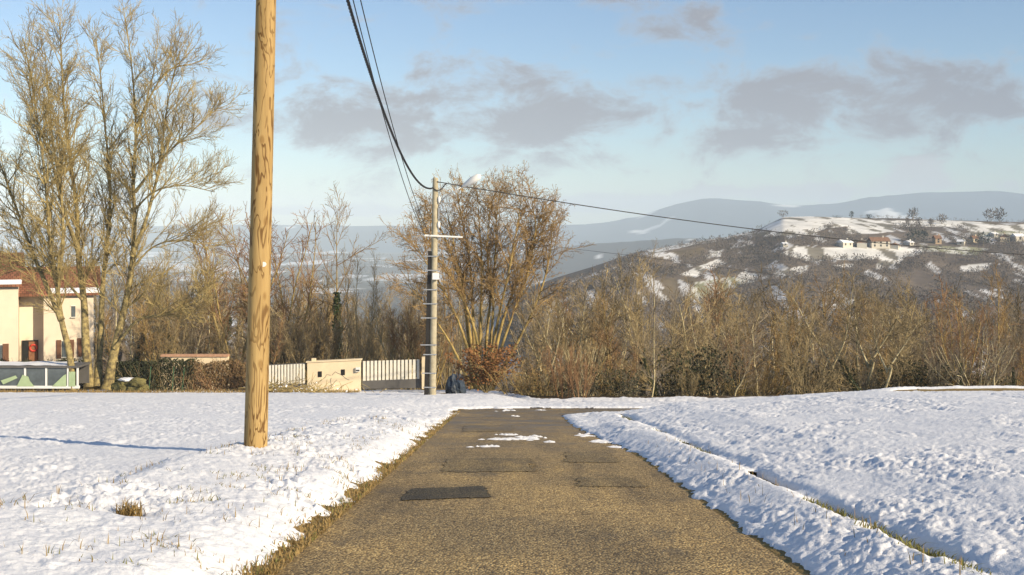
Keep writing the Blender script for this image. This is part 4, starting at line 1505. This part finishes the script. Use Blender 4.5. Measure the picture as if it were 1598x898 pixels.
def gable_roof(px0, px1, eave, rise, y0, y1, mat, name, over=0.35):
    """ridge parallel to the front"""
    xa, xb = gx(px0, D) - hx0, gx(px1, D) - hx0
    ze = gz(eave, D) - hg
    ym, zr = (y0 + y1) / 2, gz(eave, D) - hg + rise
    ya, yb = y0 - over, y1 + over
    th = 0.16
    mb = MB()
    for (e0, e1) in ((ya, ym), (yb, ym)):
        mb.quadbox([(xa, e0, ze), (xb, e0, ze), (xb, e1, zr), (xa, e1, zr), (xa, e0, ze + th), (xb, e0, ze + th), (xb, e1, zr + th), (xa, e1, zr + th)])
    for xq in (xa + .3, xb - .5):
        mb.v += [(xq, ya + .4, ze), (xq, yb - .4, ze), (xq, ym, zr), (xq + .2, ya + .4, ze), (xq + .2, yb - .4, ze), (xq + .2, ym, zr)]
        n = len(mb.v) - 6
        mb.f3 += [(n, n + 1, n + 2), (n + 3, n + 5, n + 4)]
    return link(name, mb.mesh(name), mat, house), (xa, xb, ya, ze, ym, zr)


rf, g1 = gable_roof(-200, 36, 447, 2.1, 0, 9, M['tile'], 'roof')
link('eave_snow', MB().quadbox([(g1[0], g1[2], g1[3] + .18), (g1[1], g1[2], g1[3] + .18), (g1[1], g1[2] + .5, g1[3] + .42), (g1[0], g1[2] + .5, g1[3] + .42), (g1[0], g1[2], g1[3] + .25), (g1[1], g1[2], g1[3] + .25), (g1[1], g1[2] + .5, g1[3] + .48), (g1[0], g1[2] + .5, g1[3] + .48)]).mesh('es'), M['snow'], rf)
link('chimney', hb(-30, -18, 396, 425, 4.2, 4.9).mesh('chimney'), M['render_cream'], rf)
rf2, g2 = gable_roof(30, 153, 463, 1.75, 0.5, 8.8, M['tile'], 'roof')
link('eave_snow', MB().quadbox([(g2[0] + 1.9, g2[2], g2[3] + .18), (g2[1], g2[2], g2[3] + .18), (g2[1], g2[2] + .7, g2[3] + .46), (g2[0] + 1.9, g2[2] + .7, g2[3] + .46), (g2[0] + 1.9, g2[2], g2[3] + .26), (g2[1], g2[2], g2[3] + .26), (g2[1], g2[2] + .7, g2[3] + .52), (g2[0] + 1.9, g2[2] + .7, g2[3] + .52)]).mesh('es2'), M['snow'], rf2)
for (px0, px1, py0, py1, y) in ((2, 8, 537, 566, 0), (-26, -19, 537, 566, 0), (-8, -1, 488, 508, 0), (94, 104, 535, 560, .5), (-60, -50, 490, 510, 0), (108, 114, 480, 497, .5)):
    wn = link('window', hb(px0, px1, py0, py1, y - .03, y + .05).mesh('window'), M['glassy'], house)
    link('window_frame', hb(px0 - .6, px1 + .6, py0 - 1.2, py0, y - .06, y + .02).mesh('wf'), M['slat'], wn)
    link('sill', hb(px0 - 1, px1 + 1, py1, py1 + 1.2, y - .14, y + .02).mesh('sill'), M['slat'], wn)
for (px0, px1, py0, py1, y) in ((9, 17.5, 535, 568, 0), (-7.5, 1.2, 535, 568, 0), (117, 125, 531, 560, .5), (86, 93, 533, 562, .5), (105, 112, 533, 561, .5)):
    link('shutter', hb(px0, px1, py0, py1, y - .07, y - .005).mesh('shutter'), M['shutter'], house)
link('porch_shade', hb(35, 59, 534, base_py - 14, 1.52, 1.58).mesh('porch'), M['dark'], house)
dr = link('front_door', hb(45, 58, 536, base_py - 15, 1.44, 1.50).mesh('front_door'), M['wood_door'], house)
wr = MB()
ring = [(gx(52, D) - hx0 + .22 * math.cos(q), 1.40, gz(546, D) - hg + .22 * math.sin(q)) for q in np.linspace(0, 2 * math.pi, 17)]
wr.tube(ring, 0.07, 6, False)
link('wreath', wr.mesh('wreath'), M['red'], dr)

# low glazed cold frame at the edge of the garden
D = 60.3
cx0, cg = gx(60, D), hz(gx(60, D), D) - 0.05
cf = tag(empty('cold_frame', (cx0, D, cg)), 'long low glazed frame with white bars, pale green panels and a snowy lid', 'garden frame')
zt, zb = gz(571, D) - cg, gz(604, D) - cg


def cb(px0, px1, z0, z1, y0, y1):
    return MB().box(gx(px0, D) - cx0, gx(px1, D) - cx0, y0, y1, z0, z1)


link('lid', cb(-45, 124, zt - .10, zt, -.1, 1.6).mesh('lid'), M['dark_panel'], cf)
sn = MB()
V, F = [], []
xs_ = np.linspace(gx(-45, D) - cx0, gx(106, D) - cx0, 40)
for i, xq in enumerate(xs_):
    for j, yq in enumerate(np.linspace(-.12, 1.55, 5)):
        V.append((xq, yq, zt + .008 + .07 * float(vnoise(np.array([xq * 2.1]), np.array([yq * 2.3]), 4)[0]) * (1 if j else .6)))
link('lid_snow', mesh_np('lid_snow', V, [grid_faces(40, 5)], True), M['snow'], cf)
link('sill_beam', cb(-45, 124, zb - .08, zb + .06, -.06, .06).mesh('sb'), M['plastic'], cf)
link('back_wall', cb(-44, 123, zb, zt - .1, 1.45, 1.5).mesh('bw'), M['dark_panel'], cf)
for px in (-44, -6, 38, 71, 105, 120):
    link('bar', cb(px, px + 2.6, zb + .06, zt - .10, -.05, .03).mesh('bar'), M['plastic'], cf)
for (px0, px1) in ((-41, -6), (-3, 38), (41, 71), (74, 105)):
    link('pane', cb(px0, px1, zb + .06, zt - .10, .0, .012).mesh('pane'), M['glassy'], cf)
for tri in (((27, 603), (45, 603), (45, 588), (36, 585)), ((82, 603), (104, 603), (104, 584), (100, 586)), ((2, 594), (25, 586), (28, 590), (6, 600)), ((108, 603), (118, 603), (118, 580), (108, 580)), ((45, 603), (54, 603), (47, 594), (45, 588))):
    P = [(gx(p[0], D) - cx0, -.075, gz(p[1], D) - cg) for p in tri]
    P2 = [(p[0], p[1] + .02, p[2]) for p in P]
    link('green_panel', MB().quadbox([P[0], P[1], P2[1], P2[0], P[3], P[2], P2[2], P2[3]]).mesh('gp'), M['green'], cf)

# mossy stone heap with a snow cap
D = 60.0
q = at(203, 608, D)
rr = np.random.default_rng(17)
hp = tag(empty('stone_heap', (q[0], D, hz(q[0], D))), 'low mossy stone heap with a slab of snow beside the ash trunks', 'stone heap')


def lump_mesh(name, rx, ry, rz_, seed, rough=.25, n=14):
    V, F = [], []
    for i in range(n + 1):
        th = math.pi * i / n
        for j in range(2 * n):
            ph = math.pi * j / n
            p = np.array((math.sin(th) * math.cos(ph), math.sin(th) * math.sin(ph), math.cos(th)))
            k_ = 1 + rough * (float(fbm(np.array([p[0] * 2.2 + seed]), np.array([p[1] * 2.2 + p[2] * 3.1]), 3, seed)[0]) - .5) * 2
            V.append((p[0] * rx * k_, p[1] * ry * k_, p[2] * rz_ * k_))
    for i in range(n):
        for j in range(2 * n):
            j2 = (j + 1) % (2 * n)
            F.append((i * 2 * n + j, (i + 1) * 2 * n + j, (i + 1) * 2 * n + j2, i * 2 * n + j2))
    return mesh_np(name, V, [np.array(F)], False)


for i in range(9):
    o = link('stone', lump_mesh('stone', rr.uniform(.3, .5), rr.uniform(.3, .45), rr.uniform(.22, .34), 300 + i), M['stone'], hp, (rr.uniform(-.6, .6), rr.uniform(-.3, .3), .15 + .06 * i))
link('snow_cap', lump_mesh('cap', .5, .42, .10, 333, .35), M['snow'], hp, (-.1, 0, .74))

# hedge: dark clipped hedge and garden wall with tile coping


def hedge_mesh(x0, x1, y0, y1, h, n, seed, size=.06):
    r = np.random.default_rng(seed)
    x = r.uniform(x0, x1, n)
    z = h * r.random(n) ** 0.7
    y = y0 + (y1 - y0) * r.random(n) ** 1.5
    top = h * (0.86 + 0.28 * fbm(x * 1.3, x * 0, 3, seed))
    V, F = leaf_quads(r, np.stack([x, y, np.minimum(z, 10) / h * top], -1), size)
    return mesh_np('hedge', V, [F])


def stick_mesh(x0, x1, y0, y1, h, n, seed, rad=0.010):
    r = random.Random(seed)
    ln = []
    for i in range(n):
        x, y = r.uniform(x0, x1), r.uniform(y0, y1)
        pl = grow_line(r, (x, y, 0), (r.gauss(0, .3), r.gauss(0, .3), 1), h * r.uniform(.6, 1.15), 4, .2, .0)
        ln.append((pl, [rad * 1.3, rad * 1.2, rad, rad, rad * .8]))
    return mesh_np('sticks', *[(a if i == 0 else [a]) for i, a in enumerate(tubes_np(ln, 3))])


D = 63.5
for (px0, px1, py, lab, leaf, seed, nlf) in ((-60, 140, 560, 'dark hedge between the glazed frame and the cream house', 'hedge', 1, 8000), (172, 305, 562, 'dark green hedge between the ash trunks and the rounded brown bush', 'hedge', 2, 9000),
                                             (296, 384, 563, 'brown leafless hedge running up to the near wooden pole', 'hedge_brown', 3, 4500)):
    xm = gx((px0 + px1) / 2, D)
    g = hz(xm, D)
    h = gz(py, D) - g
    he = tag(empty('hedge', (xm, D, g - .05)), lab, 'hedge')
    wv = gx(px1, D) - gx(px0, D)
    link('foliage', hedge_mesh(-wv / 2, wv / 2, -.45, .5, h, nlf, seed), M[leaf], he)
    link('stems', stick_mesh(-wv / 2, wv / 2, -.4, .4, h, int(wv * 40), seed + 40), M['red_twig'] if leaf != 'hedge' else M['wood_twig'], he)
for i, (px, top) in enumerate(((268, 572), (284, 574), (232, 572))):
    q = gx(px, 62.8)
    tag(link('fence_post', MB().tube([(q, 62.8, hz(q, 62.8) - .1), (q + .12, 62.8, gz(top, 62.8))], .022, 6).mesh('fp'), M['post_green']), ('thin green metal post in front of the dark hedge, middle one', 'thin green metal post near the brown hedge end', 'thin green metal post nearest the stone heap')[i], 'post')
D = 67.0
gw = tag(empty('garden_wall', (gx(300, D), D, hz(gx(300, D), D))), 'low garden wall with pinkish tile coping above the hedge', 'wall')
zz = hz(gx(300, D), D)
link('wall_body', MB().box(gx(252, D) - gx(300, D), gx(356, D) - gx(300, D), 0, .25, 0, gz(557, D) - zz).mesh('wb'), M['render_cream'], gw)
for i in range(13):
    a = 251 + i * 8.1
    up = -0.0 if a < 315 else .14
    link('coping_tile', MB().box(gx(a, D) - gx(300, D), gx(a + 7.9, D) - gx(300, D), -.08, .33, gz(557, D) - zz + .003 + up * 0, gz(553.5, D) - zz).mesh('ct'), M['coping'], gw)

# lumpy dark blue heap by the coppery shrub
q = at(712, 606, 57)
tag(link('blue_heap', lump_mesh('heap_blue', 0.5, .5, .75, 402, .3, 16), M['heap_blue'], None, (q[0], 57, hz(q[0], 57) + .25)), 'dark blue heap beside the coppery shrub', 'tarpaulin')
# brush pile of cut branches before the fence
r = random.Random(31)
ln = []
for i in range(420):
    px = r.gauss(452, 42)
    if px < 395 or px > 600: continue
    Yv = r.uniform(56, 60.5)
    hmax = 0.42 * math.exp(-((px - 430) / 32) ** 2) + .06
    x = gx(px, Yv)
    a = r.uniform(0, 6.28)
    pl = grow_line(r, (x, Yv, hz(x, Yv) + r.uniform(0, hmax)), (math.cos(a), .4 * math.sin(a), r.uniform(-.15, .5)), r.uniform(.4, 1.3), 4, .22, -.05)
    ln.append((pl, [.018, .016, .014, .012, .009]))
V, F = tubes_np(ln, 4)
tag(link('brush_pile', mesh_np('brush', V, [F]), M['ash_twig']), 'tangle of cut branches lying on the snow before the slatted fence', 'brush pile')
# patches of snow caught on the brush
rr = np.random.default_rng(9)
pts = np.array([p for l, _ in ln for p in l[1:4]])
pts = pts[rr.random(len(pts)) < .28] + np.array((0, 0, .02))
V, F = leaf_quads(rr, pts, .06, .02, .8)
V[:, 2] += .005
tag(link('brush_snow', mesh_np('brush_snow', V, [F]), M['snow']), kind='stuff')

# ------------------------------------------------------------------ hill: village, trees, woods
RED_ROOFS = tile_material('hill_roof', (0.34, 0.19, 0.11))


def hill_at(px, py):
    """foot point on the hillside seen at photo pixel (px, py)"""
    tt = np.linspace(0.3, 1, 500)
    d_, y_ = hill_pt(np.full(500, float(px)), tt)
    i = int(np.argmin(np.abs(y_ - py)))
    return at(px, y_[i], d_[i])


def hill_house(px, py, wpx, hpx, label, wallc, roofc, rot=0.0, snow=False, storeys=1):
    p = hill_at(px, py)
    m_ = p[1] / FPX
    W, H = wpx * m_ * .85, hpx * m_ * .85
    dp = max(W * .7, 6)
    wh = H * .62
    ho = tag(empty('village_house', (p[0], p[1], p[2] - .8), rot), label, 'house', 'houses of the hilltop village')
    link('wall', MB().box(-W / 2, W / 2, -dp / 2, dp / 2, 0, wh + .8).mesh('w'), wallc, ho)
    mb = MB()
    zt_ = wh + .8
    rise = H - wh
    for s in (-1, 1):
        mb.quadbox([(-W / 2 - .4, s * (dp / 2 + .4), zt_ - .1), (W / 2 + .4, s * (dp / 2 + .4), zt_ - .1), (W / 2 + .4, 0, zt_ + rise), (-W / 2 - .4, 0, zt_ + rise),
                    (-W / 2 - .4, s * (dp / 2 + .4), zt_ + .15), (W / 2 + .4, s * (dp / 2 + .4), zt_ + .15), (W / 2 + .4, 0, zt_ + rise + .25), (-W / 2 - .4, 0, zt_ + rise + .25)])
    for xq in (-W / 2 + .05, W / 2 - .05):
        n = len(mb.v)
        mb.v += [(xq, -dp / 2, zt_), (xq, dp / 2, zt_), (xq, 0, zt_ + rise)]
        mb.f3.append((n, n + 1, n + 2))
    r_ = link('roof', mb.mesh('r'), M['snow'] if snow else roofc, ho)
    link('chimney', MB().box(W * .2, W * .2 + .8, -.4, .4, zt_ + rise * .5, zt_ + rise + 1.1).mesh('c'), wallc, r_)
    nw = max(1, int(W / 3.5))
    for s in range(storeys):
        for i in range(nw):
            x = -W / 2 + (i + .5) * W / nw
            z = .8 + wh * ((s + .3) / storeys)
            link('window', MB().box(x - .55, x + .55, -dp / 2 - .05, -dp / 2 + .05, z, z + 1.3).mesh('wd'), M['dark'], ho)
    return ho


WC, WW, WO = M['render_cream'], plain('village_white', (0.56, 0.52, 0.44), .9, .1), plain('village_ochre', (0.46, 0.34, 0.22), .9, .1)
hill_house(1318, 385, 24, 12, 'white village house at the end of the row nearest the valley wire', WW, RED_ROOFS, .5, True)
hill_house(1345, 386, 18, 13, 'small white village house between the two largest houses', WW, RED_ROOFS, 1.3, False)
hill_house(1371, 386, 34, 18, 'largest village house, cream with two storeys and orange roof', WW, RED_ROOFS, .05, False, 2)
hill_house(1396, 388, 14, 9, 'low white outbuilding beside the largest village house', WW, RED_ROOFS, 1.0, False)
hill_house(1418, 383, 9, 8, 'tiny snowy-roofed house below the dark firs', WW, RED_ROOFS, .4, True)
hill_house(1462, 380, 11, 14, 'tall narrow ochre village house above the green field', WO, RED_ROOFS, 0, False, 2)
hill_house(1500, 382, 12, 9, 'white cottage at the edge of the green hill field', WW, RED_ROOFS, -.5, True)
hill_house(1520, 378, 9, 11, 'cream cottage among trees past the green hill field', WC, RED_ROOFS, 0, False)
hill_house(1550, 369, 10, 7, 'small snowy roof above the cream cottage', WW, RED_ROOFS, .3, True)
hill_house(1568, 378, 16, 14, 'cream gabled farmhouse near the end of the hill', WC, RED_ROOFS, 1.2, False)
hill_house(1588, 376, 18, 13, 'pale barn next to the gabled farmhouse on the hill', WW, RED_ROOFS, .2, True)
hill_house(1224, 384, 8, 6, 'lone tiny hut on the hillside below the vineyard slope', WW, RED_ROOFS, 0, True)


def puff(r, c, h, w, n, size):
    """airy crown of twig-sprays for a tree seen from a kilometre away"""
    q = r.normal(size=(n, 3)); q /= np.linalg.norm(q, axis=1, keepdims=True)
    q *= r.random((n, 1)) ** .4
    p = np.array(c) + q * np.array((w, w, h * .45)) + np.array((0, 0, h * .58))
    a = r.normal(size=(n, 3)) * .7 + q; a[:, 2] += .8
    a /= np.linalg.norm(a, axis=1, keepdims=True)
    b_ = np.cross(a, r.normal(size=(n, 3))); b_ /= np.linalg.norm(b_, axis=1, keepdims=True) + 1e-9
    s = size * r.uniform(.6, 1.4, (n, 1))
    return np.stack([p - b_ * s * .35, p + b_ * s * .35, p + a * s * 1.6], 1)


rr = np.random.default_rng(55)
TRI = {'twig': [], 'fir': []}
# woods and scrub between the fields on the hillside
nn = 44000
px_, t_ = rr.uniform(700, 1720, nn), rr.uniform(.28, .995, nn)
d_, y_ = hill_pt(px_, t_)
PP = np.stack([(px_ - CX) / FPX * d_, d_, CZ - (y_ - HY) / FPX * d_], -1)
col, op = landcover(PP)
dn = fbm(PP[:, 0] / 45, PP[:, 1] / 60, 3, 131)
ok = ~op & (col[:, 0] < .3) & (dn > .25 + .14 * rr.random(nn)) & ((t_ < .9) | (rr.random(nn) < .3))
for P, tq in zip(PP[ok][:16000], t_[ok][:16000]):
    h = rr.uniform(2.0, 5.4) * (1.0 if tq < .93 else .6)
    TRI['fir' if rr.random() < .03 else 'twig'].append(puff(rr, P - np.array((0, 0, .3)), h, h * .42, 14, h * .13))
# hedgerows and woods on the valley floor
for _ in range(300):
    Yc = 160 * (5200 / 160) ** rr.random()
    u = rr.uniform(-.5, .5 if Yc > 900 else .05)
    Xc = u * Yc
    if Xc > -4 and Yc < 300 and rr.random() < .4: pass
    n = int(rr.integers(10, 34))
    ln_ = rr.uniform(40, 160) * (Yc / 900) ** .5
    for i in range(n):
        x = Xc + (i / n - .5) * ln_ + rr.normal(0, 3)
        y = Yc + rr.normal(0, 7) + (i / n - .5) * ln_ * .2
        z = float(valley_z(np.array([x]), np.array([y]))[0]) - .5
        h = rr.uniform(8, 15)
        TRI['twig'].append(puff(rr, (x, y, z), h, h * .42, 16, h * .2))


def tri_mesh(name, lst):
    V = np.concatenate(lst).reshape(-1, 3)
    return mesh_np(name, V, [np.arange(len(V)).reshape(-1, 3)])


tag(link('far_wood', tri_mesh('far_wood', TRI['twig']), M['far_twig']), kind='stuff')
tag(link('far_firs', tri_mesh('far_firs', TRI['fir']), M['fir']), kind='stuff')

for i, (px, py, h, w, kd, lab) in enumerate(((1222, 338, 5.5, 5.0, 'twig', 'dark round thicket at the corner of the hilltop plateau'), (1329, 340, 5.0, 2.2, 'fir', 'small dark evergreen on the hilltop skyline'),
                                             (1356, 342, 4.0, 2.6, 'fir', 'dark low bush at the end of the hilltop hedge'), (1425, 343, 9.0, 5.2, 'twig', 'round bare tree standing alone on the hilltop skyline'),
                                             (1417, 352, 6.0, 2.4, 'twig', 'first bare tree of the row under the hilltop snow'), (1434, 352, 6.0, 3.0, 'twig', 'second bare tree of the row under the hilltop snow'),
                                             (1453, 353, 6.0, 2.4, 'twig', 'third bare tree of the row under the hilltop snow'), (1470, 350, 7.5, 4.5, 'twig', 'arching bare tree at the end of the row under the hilltop snow'),
                                             (1545, 347, 10.0, 7.0, 'twig', 'broad bare grove tree above the farmhouse'), (1560, 347, 11.0, 6.0, 'twig', 'tall bare tree rising above the gabled farmhouse'),
                                             (1305, 341, 2.6, 6.0, 'fir', 'low dark hedge on the hilltop skyline'), (1425, 380, 9.0, 5.5, 'fir', 'dark fir clump among the village houses'),
                                             (1441, 378, 8.0, 5.0, 'fir', 'blue-dark firs beside the ochre house'), (1535, 384, 9.0, 6.0, 'fir', 'dark evergreen beside the cream cottage'))):
    p = hill_at(px, py)
    rt = tag(empty('hill_tree', (p[0], p[1], p[2] - .3)), lab, 'tree', 'single trees on the hill')
    rr2 = np.random.default_rng(600 + i)
    V = puff(rr2, (0, 0, 0), h, w * .8, 150, h * .11).reshape(-1, 3)
    link('crown', mesh_np('crown', V, [np.arange(len(V)).reshape(-1, 3)]), M['far_twig'] if kd == 'twig' else M['fir'], rt)
    link('trunk', MB().tube([(0, 0, 0), (0, 0, h * .5)], [.25, .12], 6).mesh('tk'), M['wood'], rt)

# ------------------------------------------------------------------ grass through the snow
def blades(rng, n, place, hgt, wid, lean=.5):
    V, F = [], []
    k = 0
    spots = [q for q in (place(rng) for _ in range(n)) if q is not None]
    zs = base_h(np.array([q[0] for q in spots]), np.array([q[1] for q in spots])) + .01
    for (x, y), z in zip(spots, zs):
        h = hgt * rng.uniform(.5, 1.4)
        a, l_ = rng.uniform(0, 2 * math.pi), rng.gauss(0, lean) * h
        wx, wy = math.cos(a) * wid, math.sin(a) * wid
        lx, ly = math.cos(a + 1.3) * l_, math.sin(a + 1.3) * l_
        V += [(x - wx, y - wy, z), (x + wx, y + wy, z), (x + lx * .4 + wx * .8, y + ly * .4 + wy * .8, z + h * .6), (x + lx * .4 - wx * .8, y + ly * .4 - wy * .8, z + h * .6), (x + lx, y + ly, z + h * (1 - .25 * abs(l_) / h))]
        F.append((k, k + 1, k + 2, k + 3, k + 4))
        k += 5
    F = np.array(F)
    return mesh_np('blades', V, [F[:, :4], F[:, [3, 2, 4]]])


rg = random.Random(91)
clumps_l = [(rg.uniform(-4.3, -1.9), 7 * (28 / 7) ** rg.random()) for _ in range(95)]


def p_left(r):
    c = r.choice(clumps_l)
    return c[0] + r.gauss(0, .10), c[1] + r.gauss(0, .10)


def p_edge(r):
    y = 6.5 * (36 / 6.5) ** r.random()
    return -1.62 - abs(r.gauss(0, .12)), y


def p_furrow(r):
    y = 6.3 * (30 / 6.3) ** r.random()
    if vnoise(np.array([y * 1.3]), np.array([0.0]), 7)[0] < .5: return None
    return 2.86 + r.gauss(0, .05), y


def p_right(r):
    y = 6 * (20 / 6) ** r.random()
    return 2.3 + r.random() * .6, y


tag(link('verge_grass', blades(rg, 900, p_left, .11, .004, .55), M['dry_grass']), kind='stuff')
tag(link('verge_grass_green', blades(rg, 700, p_left, .09, .0045, .7), M['green_grass']), kind='stuff')
tag(link('edge_grass', blades(rg, 3000, p_edge, .055, .0055, 1.5), M['straw']), kind='stuff')
tag(link('edge_grass_green', blades(rg, 450, p_edge, .06, .0055, 1.2), M['green_grass']), kind='stuff')
tag(link('furrow_grass', blades(rg, 1500, p_furrow, .075, .0055, 1.0), M['green_grass']), kind='stuff')
tag(link('bank_grass', blades(rg, 130, p_right, .14, .004, .5), M['dry_grass']), kind='stuff')
tf = [blades(rg, 130, lambda r: (tx + r.gauss(0, .05), ty + r.gauss(0, .045)), .115, .005, .8)]
tag(link('grass_tuft', tf[0], M['dry_grass']), 'brown tuft of dead grass poking from the snow on the near verge', 'grass tuft')


spots_v = []
for px, py in ((465, 692), (478, 700), (350, 714), (362, 750), (372, 748), (462, 760), (524, 728), (300, 790), (345, 765), (230, 840), (250, 848), (180, 880), (375, 860), (410, 735), (560, 690), (600, 668)):
    Yv = 1800 * 1.20 / (py - 571.0)
    spots_v.append(((px - CX) / FPX * Yv, Yv))


def p_tuft(r):
    c = r.choice(spots_v)
    return c[0] + r.gauss(0, .13), c[1] + r.gauss(0, .07)


tag(link('verge_tufts', blades(rg, 420, p_tuft, .075, .0055, 1.0), M['green_grass']), kind='stuff')
tag(link('verge_tufts_dry', blades(rg, 420, p_tuft, .075, .0055, 1.2), M['dry_grass']), kind='stuff')


def p_field(r):
    px = r.uniform(-40, 560)
    y = r.uniform(56.5, 60.5)
    return gx(px, y), y


tag(link('field_edge_grass', blades(rg, 4200, p_field, .20, .012, .6), M['dry_grass']), kind='stuff')

# ------------------------------------------------------------------ the air over the valley
hm = bpy.data.materials.new('haze_air')
hm.use_nodes = True
ht = hm.node_tree
ht.nodes.clear()
ho_ = ht.nodes.new('ShaderNodeOutputMaterial')
hv = ht.nodes.new('ShaderNodeVolumePrincipled')
hv.inputs['Color'].default_value = (0.72, 0.86, 1.0, 1)
hv.inputs['Density'].default_value = 0.00017
hv.inputs['Anisotropy'].default_value = -0.3
ht.links.new(hv.outputs[0], ho_.inputs['Volume'])
tag(link('haze', MB().box(-26000, 26000, -300, 10500, -170, 240).mesh('haze'), hm), kind='stuff')
